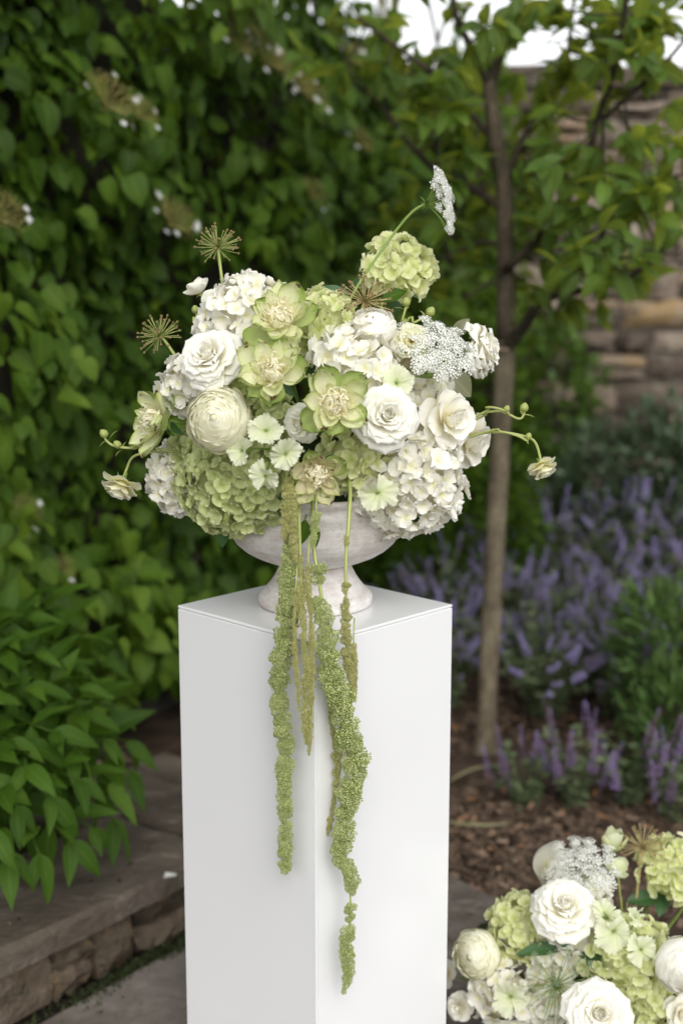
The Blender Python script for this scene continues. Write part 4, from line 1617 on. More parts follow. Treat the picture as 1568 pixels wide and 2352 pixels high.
def lisianthus(root, mt, key='lis'):
    ring(root, (key, 0), mt, 3, L=.66, W=.5, a0=5, a1=0, cross=1.2, r0=.04, z0=.12, ruf=.04)
    ring(root, (key, 1), mt, 4, start=.6, L=.80, W=.75, a0=20, a1=22, cross=.9, tipc=20, r0=.06, z0=.06, ruf=.055, kr=3)
    ring(root, (key, 2), mt, 5, start=.2, L=.92, W=.95, a0=38, a1=48, cross=.7, tipc=25, r0=.06, z0=.0, ruf=.06, kr=3)
    ring(root, (key, 3), mt, 5, start=.9, L=1.0, W=1.05, a0=58, a1=74, cross=.5, tipc=25, r0=.06, z0=-.06, ruf=.065, kr=3.2)
    ring(root, (key, 4), mt, 5, start=.5, L=.98, W=1.05, a0=80, a1=92, cross=.4, tipc=20, r0=.05, z0=-.10, ruf=.06, kr=3.2)
    calyx(root, STEM, 5, .55, .12, 110, 140, -.12)


def small_ranunculus(root, mt, key='smr'):
    ring(root, (key, 0), mt, 4, L=.62, W=.55, a0=32, a1=40, cross=.7, r0=.05, z0=.02, ruf=.06)
    ring(root, (key, 1), mt, 5, start=.4, L=.85, W=.8, a0=55, a1=66, cross=.5, r0=.06, z0=0, ruf=.06)
    ring(root, (key, 2), mt, 6, start=.1, L=1.0, W=.86, a0=78, a1=92, cross=.4, r0=.06, z0=-.03, ruf=.06)
    b = MB()
    for k in range(26):
        a, q = rf.uniform(0, 6.28), math.sqrt(rf.rand()) * .17
        b.add(octV * .028 + np.array((q * math.cos(a), q * math.sin(a), .13)), octF, np.full((6, 3), .0))
    b.build('stamens', PALEYELLOW, root)['kind'] = 'stuff'
    calyx(root, STEM, 5, .32, .16, 105, 130, -.05)


def cup_bloom(root, mt, n=4, key='cup'):
    ring(root, (key, 0), mt, n, L=1.1, W=1.15, a0=70, a1=5, cross=.85, r0=.0, z0=-.15, ruf=.02)
    ring(root, (key, 1), mt, 3, start=.7, L=1.2, W=1.1, a0=85, a1=35, cross=.7, r0=.0, z0=-.18, ruf=.03)
    calyx(root, PALESTEM, 5, .42, .2, 105, 120, -.16)


def dianthus(root, mt):
    for i in range(5):
        me = petal_mesh(('dia', i % 3), mt, L=1.0, W=1.22, a0=52, a1=88, cross=.30, r0=.03, z0=0, ruf=.10, kr=2.4, shape='fan', nt=6, ns=6, seed=i % 3, tooth=.055)
        M = Matrix.Rotation(2 * math.pi * i / 5 + rf.normal(0, .1), 4, 'Z') @ Matrix.Rotation(rf.normal(-.05, .30), 4, 'Y') @ Matrix.Rotation(rf.normal(0, .22), 4, 'X') @ Matrix.Scale(rf.uniform(.86, 1.1), 4)
        obj('petal', me, root, M)
    b = MB().add(*tube([(0, 0, -1.15), (0, 0, -1.0), (0, 0, -.55), (0, 0, -.15), (0, 0, .06)], [.05, .12, .17, .15, .10], 8))
    b.build('calyx', STEM, root)
    b = MB()
    for k in range(5):
        a = rf.uniform(0, 6.28)
        b.add(*tube([(0, 0, 0), (.05 * math.cos(a), .05 * math.sin(a), .16), (.10 * math.cos(a), .10 * math.sin(a), .24)], .016, 4))
    b.build('stamens', PALESTEM, root)['kind'] = 'stuff'


def floret_mesh(k, material, w=1.0, wav=.12):
    key = ('floret', k, w, wav, material.name)
    if key not in MESHES:
        r = np.random.RandomState(k + 100)
        b = MB()
        for i in range(4):
            V, Fc, C = petal(1.0 * r.uniform(.88, 1.12), 1.22 * w * r.uniform(.9, 1.1), 80 + r.normal(0, 9), 62 + r.normal(0, 22), .55, r.uniform(-15, 45), r0=.02, z0=.02 * (i % 2), ruf=wav * 1.5, kr=2.8, shape='ob', nt=4, ns=2, seed=k * 4 + i)
            a = i * math.pi / 2 + r.normal(0, .12)
            m3 = Matrix.Rotation(a, 3, 'Z')
            b.add([tuple(m3 @ Vector(v)) for v in V], Fc, C)
        b.add(octV * .075 + np.array((0, 0, .04)), octF, np.zeros((6, 3)))
        MESHES[key] = b.mesh('floret', material)
    return MESHES[key]


def hydrangea(root, mt, Rm, fl=.0145, squash=.88, seed=0, lo=-.25, cover=2.0, wav=.12, core=FOAM):
    """Mop-head in units of its own radius; Rm real radius, fl real floret radius."""
    r = np.random.RandomState(seed)
    f = fl / Rm
    n = int(min(290, cover * 2 * (1 - lo) / (f * f * 1.0) * .92))
    ga = math.pi * (3 - math.sqrt(5))
    for i in range(n):
        z = 1 - (1 - lo) * (i + .5) / n
        q = math.sqrt(1 - z * z)
        a = i * ga + r.normal(0, .05)
        d = Vector((q * math.cos(a), q * math.sin(a), z))
        lump = 1 + .07 * math.sin(5 * d.x + seed) * math.sin(5 * d.y + 2 * seed) + r.normal(0, .055)
        p = Vector((d.x, d.y, d.z * squash)) * (lump - f * .12)
        nn = (Vector((d.x, d.y, d.z / squash)) + Vector(r.normal(0, .46, 3))).normalized()
        obj('floret', floret_mesh(int(r.randint(8)), mt, 1.0, wav), root, frame(p, nn, r.uniform(0, 6.28), f * r.uniform(.70, 1.22)))
    V, C = [], []
    b = MB()
    prof = [(max(0.001, .74 * math.sin(R(k * 15))), -.74 * squash * math.cos(R(k * 15))) for k in range(13)]
    b.add(*lathe(prof, 20))
    b.build('flower_stalks', {'white floret': CREAMFLORET, 'cream floret': CREAMFLORET}.get(mt.name, mt), root)


def umbel(root, Rm, mt, spread=62, n=26, seed=0, cup=.35, bud=.17, dense=26, rays=STEM):
    """Lace flower: rays from the origin up to a shallow dome of tiny umbels; unit radius."""
    r = np.random.RandomState(seed)
    for v in range(3):
        key = ('umbellet', v, mt.name, dense)
        if key not in MESHES:
            rr = np.random.RandomState(v + 5)
            b = MB()
            for k in range(dense):
                q, a = math.sqrt((k + .5) / dense), k * 2.4
                p = Vector((q * math.cos(a), q * math.sin(a), .30 * (1 - q * q) + rr.normal(0, .06)))
                nn = (Vector((p.x * .7, p.y * .7, 1)) + Vector(rr.normal(0, .3, 3))).normalized()
                m4 = frame(p, nn, rr.uniform(0, 6), .20)
                pts = [(0, 0, .05)]
                for j in range(10):
                    rad = 1.0 if j % 2 == 0 else .42
                    pts.append((rad * math.cos(j * .628), rad * math.sin(j * .628), .12 if j % 2 == 0 else 0))
                b.add([tuple(m4 @ Vector(q_)) for q_ in pts], [(0, j + 1, (j + 1) % 10 + 1) for j in range(10)], [(.1, 0, 0)] + [(.9, 0, 0)] * 10)
                b.add(*tube([(0, 0, -.75), tuple(p)], .025, 3, False))
            MESHES[key] = b.mesh('umbellet', mt)
    rb = MB()
    for k in range(n):
        q = math.sqrt((k + .6) / n) * r.uniform(.92, 1.08)
        a = k * 2.39996 + r.normal(0, .12)
        p = Vector((q * math.cos(a), q * math.sin(a), .58 + cup * (1 - q * q) * .55 + r.normal(0, .03)))
        nn = (Vector((p.x * .55, p.y * .55, 1)) + Vector(r.normal(0, .15, 3))).normalized()
        obj('umbellet', MESHES[('umbellet', int(r.randint(3)), mt.name, dense)], root, frame(p, nn, r.uniform(0, 6), bud * r.uniform(.8, 1.2)))
        mid = Vector((p.x * .5, p.y * .5, p.z * .55))
        rb.add(*tube(spline([Vector((0, 0, 0)), mid, p - nn * bud * .7], 2), [.014, .012, .010, .009, .008], 4))
    rb.build('rays', rays, root)
    br = MB()
    for k in range(7):
        a = k * .9
        br.add(*tube([(0, 0, 0), (.14 * math.cos(a), .14 * math.sin(a), -.03), (.26 * math.cos(a), .26 * math.sin(a), -.10)], [.012, .010, .004], 3))
    br.build('bracts', rays, root)


def allium(root, n=62, seed=0, straw=STRAWSTEM, lo=-.45, pod=.075, rmin=.8):
    r = np.random.RandomState(seed)
    for v in range(4):
        key = ('pod', v, straw.name, pod)
        if key not in MESHES:
            rr = np.random.RandomState(v)
            b = MB()
            for j in range(3):
                a = j * 2.09 + rr.rand()
                b.add(octV * np.array((pod * .62, pod * .62, pod * .72)) + np.array((.36 * pod * math.cos(a), .36 * pod * math.sin(a), 1.0)), octF, np.full((6, 3), .5), rr.uniform(.1, .95))
            b.add(*tube([(0, 0, 1.0), (rr.normal(0, .02), 0, 1 + pod * 1.5)], [.01, .004], 3), rnd=.9)
            MESHES[key] = b.mesh('seed_pod', POD)
            MESHES[('ray', v, straw.name)] = MB().add(*tube([(0, 0, 0), (.02 * rr.normal(), .02 * rr.normal(), .55), (0, 0, 1)], [.015, .012, .014], 4)).mesh('flower_stalk', straw)
    ga = math.pi * (3 - math.sqrt(5))
    for i in range(n):
        z = 1 - (1 - lo) * (i + .5) / n
        q = math.sqrt(max(0, 1 - z * z))
        a = i * ga + r.normal(0, .22)
        d = (Vector((q * math.cos(a), q * math.sin(a), z)) + Vector(r.normal(0, .10, 3))).normalized()
        M = frame((0, 0, 0), d, r.uniform(0, 6), r.uniform(rmin, 1.06))
        v = int(r.randint(4))
        st = obj('flower_stalk', MESHES[('ray', v, straw.name)], root, M)
        obj('seed_pod', MESHES[('pod', v, straw.name, pod)], st)
    MB().add(octV * .06, octF, np.full((6, 3), .5)).build('hub', straw, root)


def bud(root, mt=STEM, tipm=None):
    MB().add(*lathe([(.001, -.9), (.45, -.75), (.8, -.3), (.85, .1), (.6, .6), (.25, .9), (.001, 1.0)], 10)).build('bud_head', mt, root)
    ring(root, 'budsep', mt, 4, L=1.1, W=.4, a0=110, a1=10, cross=.5, r0=.1, z0=-.8, shape='point', nt=4, ns=1)


# ------------------------------------------------------------------ the urn arrangement
DC = P(700, 965, UY)


def dome(u, v, cu=700, cv=965, au=375, av=330, depth=.185, y0=None):
    ex, ey = (u - cu) / au, (cv - v) / av
    q = min(.985, ex * ex + ey * ey)
    s = math.sqrt(1 - q)
    return (y0 if y0 is not None else UY) - depth * s, Vector((ex, -s - .18, ey + .12)).normalized()


def place(name, label, cat, u, v, r, group, dy=0.0, face=None, blend=None, dm=None, roll=None):
    y, n = (dm or dome)(u, v)
    y += dy
    p = P(u, v, y)
    if face is not None:
        n = Vector(face).normalized()
    Rm = r * px(p)
    M = frame(p, n, rf.uniform(0, 6.28) if roll is None else roll, Rm)
    return thing(name, label, cat, M, group), M, Rm


def hyd(label, u, v, r, mt, group, dy=None, seed=0, face=None, fl=.0145, squash=.9, lo=-.25, wav=.12, dm=None, anchor=None, leaves=2, cover=2.0, stem=True):
    root, M, Rm = place('hydrangea', label, 'flower', u, v, r, group, 0, face, dm=dm)
    dyv = (.55 * Rm if dy is None else dy)
    M.translation += Vector((0, dyv, 0))
    root.matrix_basis = M
    hydrangea(root, mt, Rm, fl, squash, seed, lo, cover, wav)
    if leaves:
        add_leaves(root, M, leaves, 1.0, DARKLEAF, 1.0, -.6, 'ovate', .6)
    if stem:
        default_stem(root, M, (anchor or UM) + Vector((rf.normal(0, .03), rf.normal(0, .03), -.03)), rad=.0032, start=(0, 0, -.7))
    return root, M


GW, GG = 'white hydrangea heads in the urn', 'green hydrangea heads in the urn'
hyd('white hydrangea at upper left of the urn arrangement, behind the white rose', 560, 735, 98, WHITEFLORET, GW, seed=1, fl=.0165)
hyd('white hydrangea at left below the white rose, beside the side-on green bloom', 432, 885, 64, WHITEFLORET, GW, seed=2, fl=.016)
hyd('white hydrangea at lower left of the urn arrangement, half behind the green one', 405, 1108, 76, WHITEFLORET, GW, dy=.05, seed=3, fl=.0155, face=(-.8, -.55, -.15))
hyd('biggest white hydrangea, hanging over the right rim of the urn', 934, 1108, 130, WHITEFLORET, GW, dy=.035, seed=4, fl=.0185, face=(.45, -.85, -.05), wav=.16)
hyd('white hydrangea in the middle above the white rose, right of the green blooms', 812, 852, 98, WHITEFLORET, GW, seed=5, fl=.018)
hyd('cream hydrangea below the yellow eyed flower at upper right', 888, 822, 62, CREAMFLORET, GW, seed=6, fl=.017, dy=.07)
hyd('white hydrangea tucked between the white rose and the ruffled blooms at right', 968, 925, 74, WHITEFLORET, GW, seed=7, fl=.017, dy=.07)
hyd('lime hydrangea at the top behind the uppermost green bloom', 742, 752, 76, LIME, GG, seed=8, fl=.0145, dy=.06)
hyd('lime hydrangea raised highest of all beside the nodding lace flower', 922, 625, 84, LIME, GG, seed=9, fl=.0148, dy=.10, face=(.25, -.75, .6), leaves=3, lo=-.05, squash=.85)
hyd('large green hydrangea over the left rim of the urn', 540, 1112, 136, GREENFLORET, GG, dy=.055, seed=10, fl=.0125, face=(-.2, -.95, -.1), leaves=3)
hyd('lime hydrangea between the lowest green bloom and the big white hydrangea', 808, 1066, 76, LIME, GG, seed=11, fl=.0135, dy=.045)
hyd('small green hydrangea between the white rose and the second green bloom', 558, 890, 42, GREENFLORET, GG, seed=12, fl=.0118, leaves=0, dy=.035)
hyd('green hydrangea in shade right of the cream ranunculus', 620, 965, 60, GREENFLORET, GG, seed=13, fl=.0118, leaves=1, dy=.06)
hyd('green hydrangea behind the side-on green bloom, left of the big green head', 435, 1050, 52, GREENFLORET, GG, seed=14, fl=.0122, leaves=0, dy=.06)
hyd('small lime hydrangea hanging below the lowest green bloom on the urn rim', 738, 1160, 44, LIME, GG, seed=15, fl=.0125, leaves=1, dy=.05, face=(.1, -.9, -.35))

# double green blooms
for i, (u, v, r, dy, fc, mt, lab) in enumerate([
        (645, 740, 90, -.025, (-.08, -.78, .62), GREENCREAM, 'uppermost of the cream green double blooms in the urn'),
        (628, 860, 90, -.045, (-.10, -.90, .42), GREENCREAM, 'middle cream green double bloom, right of the white rose'),
        (768, 926, 90, -.05, (.08, -.96, .22), GREENCREAM, 'largest green edged double bloom, left of the open white rose'),
        (728, 1086, 70, -.03, (.0, -.97, -.12), PINKCREAM, 'pinkish green double bloom lowest above the hanging amaranth'),
        (374, 965, 80, -.02, (-.80, -.52, .12), GREENCREAM, 'green double bloom at far left facing sideways')]):
    root, M, Rm = place('peony', lab, 'flower', u, v, r, 'cream green double blooms in the urn', dy, fc)
    peony(root, mt, GREENGUARD, i)
    default_stem(root, M, UM + Vector((rf.normal(0, .03), rf.normal(0, .02), 0)))
    add_leaves(root, M, 3, .7, DARKLEAF, 1.0, -.2, 'lance', .4)

# roses
for (u, v, r, dy, fc, lab) in [
        (488, 828, 76, -.03, (-.30, -.80, .52), 'white rose at the upper left of the urn, below the tallest seed head'),
        (884, 958, 76, -.035, (.16, -.93, .28), 'fully open white rose with a cream heart right of the largest green bloom'),
        (1092, 806, 66, .05, (.90, -.26, .16), 'white rose seen from the side at the right end of the lace flower'),
        (694, 972, 46, .015, (-.4, -.8, -.1), 'half hidden white rose in shade below the middle green blooms')]:
    root, M, Rm = place('white_rose', lab, 'flower', u, v, r, 'white roses in the urn', dy, fc)
    rose(root, WHITE)
    default_stem(root, M, UM + Vector((rf.normal(0, .03), rf.normal(0, .02), 0)))
    add_leaves(root, M, 3, .8, DARKLEAF, 1.0, -.4, 'ovate', .5)

# ruffled white blooms
for (u, v, r, dy, fc, lab) in [
        (1020, 965, 70, -.01, (.62, -.72, .15), 'ruffled white bloom right of the open rose, overlapping another'),
        (1066, 1010, 68, .02, (.80, -.52, -.18), 'outermost ruffled white bloom at the right side of the urn')]:
    root, M, Rm = place('lisianthus', lab, 'flower', u, v, r, 'ruffled white blooms in the urn', dy, fc)
    lisianthus(root, WHITE)
    default_stem(root, M, UM + Vector((rf.normal(0, .03), rf.normal(0, .02), 0)))

root, M, Rm = place('ranunculus', 'smooth round white bloom behind the brown seed head at the top', 'flower', 858, 748, 50, None, .0, (.12, -.42, .90))
ranunculus(root, WHITE)
default_stem(root, M, UM)
# ranunculus
root, M, Rm = place('ranunculus', 'round cream ranunculus with tight rings of petals at left of the urn', 'flower', 503, 963, 71, None, -.045, (-.16, -.96, .22))
ranunculus(root, CREAM)
default_stem(root, M, UM)

# small open flowers
root, M, Rm = place('small_ranunculus', 'cream flower with a yellow eye under the white lace flower', 'flower', 944, 785, 44, None, -.02, (.1, -.9, .35))
small_ranunculus(root, PALEYELLOW)
default_stem(root, M, UM)

# pale green fringed flowers
for (u, v, r, dy, fc, lab) in [
        (612, 990, 42, -.05, (-.1, -.92, .38), 'pale green fringed flower right of the cream ranunculus'),
        (656, 1042, 40, -.05, (.2, -.95, -.05), 'pale green fringed flower above the start of the hanging amaranth'),
        (558, 1034, 38, -.05, (-.45, -.85, .05), 'pale green fringed flower below the cream ranunculus'),
        (610, 1092, 38, -.06, (-.05, -.95, -.25), 'lowest pale green fringed flower over the green hydrangea'),
        (868, 1132, 44, -.055, (-.15, -.97, .05), 'pale green fringed flower on the big white hydrangea'),
        (910, 880, 40, -.03, (.15, -.85, .45), 'pale green fringed flower above the open white rose'),
        (1004, 862, 38, -.02, (.85, -.45, .1), 'pale green fringed flower turned sideways below the lace flower'),
        (980, 822, 30, .0, (.75, -.3, .55), 'small pale green fringed flower close under the lace flower')]:
    root, M, Rm = place('dianthus', lab, 'flower', u, v, r, 'pale green fringed flowers in the urn', dy, fc)
    dianthus(root, DIANTHUS)
    default_stem(root, M, UM + Vector((rf.normal(0, .02), rf.normal(0, .02), 0)), start=(0, 0, -1.1), rad=.0016)


def free(name, label, cat, u, v, y, r, face, group=None):
    p = P(u, v, y)
    Rm = r * px(p)
    M = frame(p, face, rf.uniform(0, 6.28), Rm)
    return thing(name, label, cat, M, group), M, Rm


def pix(pts):
    return [P(*q) for q in pts]


# stemmed outliers
root, M, Rm = free('small_ranunculus', 'white cup shaped flower on a curved stem at upper left', 'flower', 456, 668, UY - .02, 36, (-.45, -.15, .88))
cup_bloom(root, WHITE)
stem_part(root, M, [M @ Vector((0, 0, -.1))] + pix([(478, 690, UY - .02), (505, 718, UY - .03), (530, 765, UY - .04)]) + [UM], .0026, STEM)
root, M, Rm = free('flower_bud', 'small round bud beside the white cup flower at upper left', 'bud', 449, 711, UY - .02, 11, (-.2, -.3, .9))
bud(root, PALESTEM)
stem_part(root, M, [M @ Vector((0, 0, -.5))] + pix([(456, 735, UY - .02), (466, 770, UY - .03)]) + [UM], .0028, PALESTEM)
root, M, Rm = free('small_ranunculus', 'cream ruffled flower hanging on a thin stem at far left', 'flower', 280, 1108, UY - .06, 46, (-.25, -.45, -.85))
lisianthus(root, CREAM, 'ruf')
stem_part(root, M, [M @ Vector((0, 0, -.05))] + pix([(291, 1078, UY - .05), (305, 1050, UY - .05), (340, 1040, UY - .05), (400, 1045, UY - .06)]) + [UM], .0020, PALESTEM)
root, M, Rm = free('small_ranunculus', 'cream ruffled flower nodding on a long arched stem at far right', 'flower', 1242, 1068, UY - .06, 36, (.35, -.4, -.75))
lisianthus(root, CREAM, 'ruf')
stem_part(root, M, [M @ Vector((0, 0, -.05))] + pix([(1237, 1040, UY - .06), (1225, 1012, UY - .06), (1195, 1000, UY - .06), (1150, 993, UY - .06), (1095, 997, UY - .04), (1000, 1020, UY)]) + [UM], .0022, PALESTEM)
for (u, v, r, fc, pts, lab) in [
        (239, 996, 12, (-.6, -.2, .75), [(243, 1010, 2.14), (262, 1024, 2.14), (300, 1029, 2.14), (360, 1030, 2.14)], 'green bud at the tip of the stem furthest left'),
        (270, 1021, 11, (-.5, -.2, .6), [(280, 1028, 2.14), (310, 1030, 2.14), (370, 1032, 2.14)], 'second green bud just above the hanging cream flower at left'),
        (1203, 936, 12, (.2, -.2, .9), [(1202, 952, 2.14), (1190, 962, 2.14), (1150, 945, 2.15), (1105, 950, 2.16), (1088, 966, 2.17)], 'upright green bud on a stem right of the ruffled white blooms'),
        (1163, 939, 9, (.3, -.2, .9), [(1168, 950, 2.14), (1150, 940, 2.14), (1115, 936, 2.15), (1090, 958, 2.16)], 'green bud on the upper arching stem in front of the tree trunk'),
        (1213, 1002, 9, (.3, -.2, .9), [(1209, 1012, 2.14), (1190, 1002, 2.14), (1150, 992, 2.14), (1095, 998, 2.16)], 'tiny bud at the bend of the nodding cream flower stem'),
        (932, 694, 12, (.05, -.1, 1), [(930, 712, 2.17), (922, 740, 2.17), (915, 770, 2.18)], 'upright green bud below the raised lime hydrangea'),
        (988, 716, 13, (.4, -.2, .7), [(975, 728, 2.17), (950, 742, 2.17), (920, 760, 2.18)], 'opening green bud just above the lace flower')]:
    root, M, Rm = free('flower_bud', lab, 'bud', u, v, pts[0][2], r, fc, 'green buds in the urn arrangement')
    bud(root, PALESTEM)
    stem_part(root, M, [M @ Vector((0, 0, -.6))] + pix(pts) + [UM], .0019, PALESTEM)
    for k in range(2):
        me = leaf_mesh(('lance', .22, 9), PALESTEM, .4, L=1, W=.22, kind='lance', fold=.3, bend=.7, nt=5, ns=1, seed=3)
        o = obj('leaf', me, root, Matrix.Rotation(k * 2.6 + rf.rand(), 4, 'Z') @ Matrix.Translation((0, 0, -1.6)) @ Matrix.Rotation(.5, 4, 'X') @ Matrix.Scale(2.6, 4))

# seed heads
for (u, v, y, r, fc, pts, sd, lo, lab, stm) in [
        (501, 568, UY - .03, 52, (-.05, -.35, .92), [(503, 590, UY - .03), (515, 680, UY - .035), (531, 785, UY - .05)], 1, -.35, 'tallest round seed head, on a straight stem at upper left', PALESTEM),
        (368, 772, UY - .05, 50, (-.35, -.40, .82), [(384, 790, UY - .05), (425, 850, UY - .07), (465, 912, UY - .10)], 2, -.45, 'round seed head on a slanting stem at the left of the white rose', PALESTEM),
        (838, 692, UY - .10, 64, (.22, -.62, .74), [(822, 730, UY - .10), (795, 775, UY - .11), (763, 832, UY - .13)], 3, -.55, 'brown seed head in front of the ruffled white bloom at the top', STRAWSTEM)]:
    root, M, Rm = free('seed_head', lab, 'seed head', u, v, y, r, fc, 'round seed heads in the urn')
    allium(root, 66, sd, STRAWSTEM if stm is STRAWSTEM else PALESTEM, lo)
    stem_part(root, M, [P(u, v, y)] + pix(pts) + [UM], .0024, stm)

# lace flowers
root, M, Rm = free('lace_flower', 'white lace flower nodding sideways on the tallest curved stem', 'flower', 976, 468, UY + .02, 78, (.84, -.20, .18), 'lace flowers in the urn')
umbel(root, Rm, LACE, n=30, seed=1, bud=.19, cup=.2)
stem_part(root, M, [P(976, 468, UY + .02)] + pix([(945, 488, UY + .02), (905, 535, UY + .02), (860, 598, UY), (822, 655, UY - .02), (785, 725, UY - .05), (768, 780, UY - .07)]) + [UM], .0024, STEM)
root, M, Rm = free('lace_flower', 'broad white lace flower spread over the upper right of the urn', 'flower', 985, 838, UY - .10, 92, (.28, -.62, .72), 'lace flowers in the urn')
umbel(root, Rm, LACE, n=44, seed=2, bud=.19, cup=.35, dense=30)
stem_part(root, M, [P(985, 838, UY - .10)] + pix([(960, 890, UY - .08), (900, 960, UY - .05)]) + [UM], .0022, STEM)

# loose leaves among the flowers
for (u, v, y, L, tipd, nr, mt, W, lab) in [
        (1030, 858, UY, 78, (.75, -.1, -.65), (.2, -.9, .3), SAGELEAF, .75, 'broad grey green leaf below the side-on white rose'),
        (800, 690, UY - .01, 66, (-.75, -.1, .62), (.3, -.8, .5), DARKLEAF, .5, 'dark pointed leaf left of the brown seed head at the top'),
        (1040, 770, UY + .06, 56, (.6, 0, .6), (.2, -.9, .3), SAGELEAF, .6, 'dull leaf behind the side-on white rose'),
        (515, 1200, UY - .10, 62, (-.15, -.15, -1), (-.2, -.95, .2), DARKLEAF, .55, 'dark leaf hanging below the green hydrangea at the urn rim'),
        (660, 1130, UY - .15, 66, (-.35, -.1, -.95), (-.3, -.9, .1), DARKLEAF, .5, 'dark leaf beside the top of the hanging amaranth'),
        (700, 1195, UY - .17, 58, (-.12, -.2, -1), (.1, -.9, .3), POINTLEAF, .55, 'green leaf in front of the urn bowl'),
        (716, 1195, UY - .172, 66, (.25, -.2, -1), (.3, -.9, .3), POINTLEAF, .4, 'folded green leaf on the amaranth stem before the urn'),
        (880, 690, UY + .02, 60, (.55, 0, .3), (.1, -.8, .6), POINTLEAF, .6, 'green leaf under the raised lime hydrangea')]:
    p = P(u, v, y)
    V, Fc, C = leaf_shape(1, W, 'ovate', .3, .5, 8, 3, .012, 5)
    X, Y, Z = axes(np.array([tipd], float), np.array([nr], float))
    s = L * px(p)
    M = Matrix((Vector(X[0]) * s, Vector(Y[0]) * s, Vector(Z[0]) * s)).transposed().to_4x4()
    M.translation = p
    root = thing('leaf_sprig', lab, 'leaf', M, 'loose leaves in the urn')
    MB().add(V, Fc, C).build('leaf_blade', mt, root)
    stem_part(root, M, [p, p.lerp(UM, .35), UM], .0015, STEM, n=5)

# ------------------------------------------------------------------ hanging amaranth
ra = np.random.RandomState(17)
for v in range(5):
    for mt in (AMARANTH, AMARANTHO):
        b = MB()
        r = np.random.RandomState(v)
        nb = 200
        for i in range(nb):
            z = 1 - 2 * (i + .5) / nb
            q = math.sqrt(1 - z * z)
            a = i * 2.39996
            d = np.array((q * math.cos(a), q * math.sin(a), z))
            lump = 1 + .20 * math.sin(3.3 * d[0] * 2 + v) * math.sin(3 * d[1] + v * 2) + .15 * math.sin(6 * d[2] + v) + r.normal(0, .05)
            h = r.rand()
            b.add(octV * r.uniform(.095, .150) + d * lump * r.uniform(.76, .98), octF, np.column_stack([np.clip(np.full(6, h), 0, 1), np.zeros(6), np.zeros(6)]))
        MESHES[('ama', v, mt.name)] = b.mesh('flower_cluster', mt)


def amaranth(label, pts, mt, stem_px=9, spacing=.74, group='hanging amaranth strands', jit=.3, stem_mat=PALESTEM, up=None):
    """pts: (u, v, y, half width in pixels); half width 0 = bare stem."""
    wk = .58 if 'many fine' in label else .82 if 'tassel' in label else 1.12 if 'lowest' in label else (.98 if 'thick' in label else 1.0)
    pts = [(u, v, y, w * wk) for (u, v, y, w) in pts]
    W_ = [P(u, v, y) for (u, v, y, w) in pts]
    root = thing('amaranth_strand', label, 'flower', W_[0].copy(), group)
    path = spline(W_, 6)
    hw = []
    for i in range(len(pts) - 1):
        for k in range(6):
            t_ = k / 6
            hw.append(pts[i][3] * (1 - t_) + pts[i + 1][3] * t_ if pts[i][3] > 0 and pts[i + 1][3] > 0 else (pts[i][3] if t_ < .5 else pts[i + 1][3]))
    hw.append(pts[-1][3])
    full = ([UM] + [W_[0].lerp(UM, .4) + Vector((0, -.02, .03))] if up is None else up) + path
    rad = [stem_px * .5 * px(q) * (1 - .65 * i / len(full)) for i, q in enumerate(full)]
    MB().add(*tube([q - W_[0] for q in full], rad, 6)).build('stem', stem_mat, root)
    acc, i = 0.0, 0
    nextd = 0.0
    dist = 0.0
    for i in range(len(path) - 1):
        a, b_ = path[i], path[i + 1]
        seg = (b_ - a).length
        while nextd <= dist + seg:
            f = (nextd - dist) / seg
            p = a.lerp(b_, f)
            w = (hw[i] * (1 - f) + hw[i + 1] * f if hw[i] > 0 and hw[i + 1] > 0 else hw[i]) * px(p)
            if w > 1e-5:
                n = 1 if w < .007 else 3
                for k in range(n):
                    rr = w * (.9 if n == 1 else .60) * ra.uniform(.72, 1.32)
                    off = Vector((ra.normal(0, jit) * w * .6, ra.normal(0, jit * .7) * w - .1 * w, ra.normal(0, .2) * w))
                    if n > 1:
                        th_ = k * 2.09 + nextd * 140
                        off = Vector((math.cos(th_) * w * .48, math.sin(th_) * w * .40 - .1 * w, ra.normal(0, .25) * w))
                    q = frame(p - W_[0] + off, Vector(ra.normal(0, 1, 3)), 0, rr)
                    obj('flower_cluster', MESHES[('ama', int(ra.randint(5)), mt.name)], root, q)
                nextd += max(.004, w * spacing * 1.25)
            else:
                nextd += .004
        dist += seg
    return root


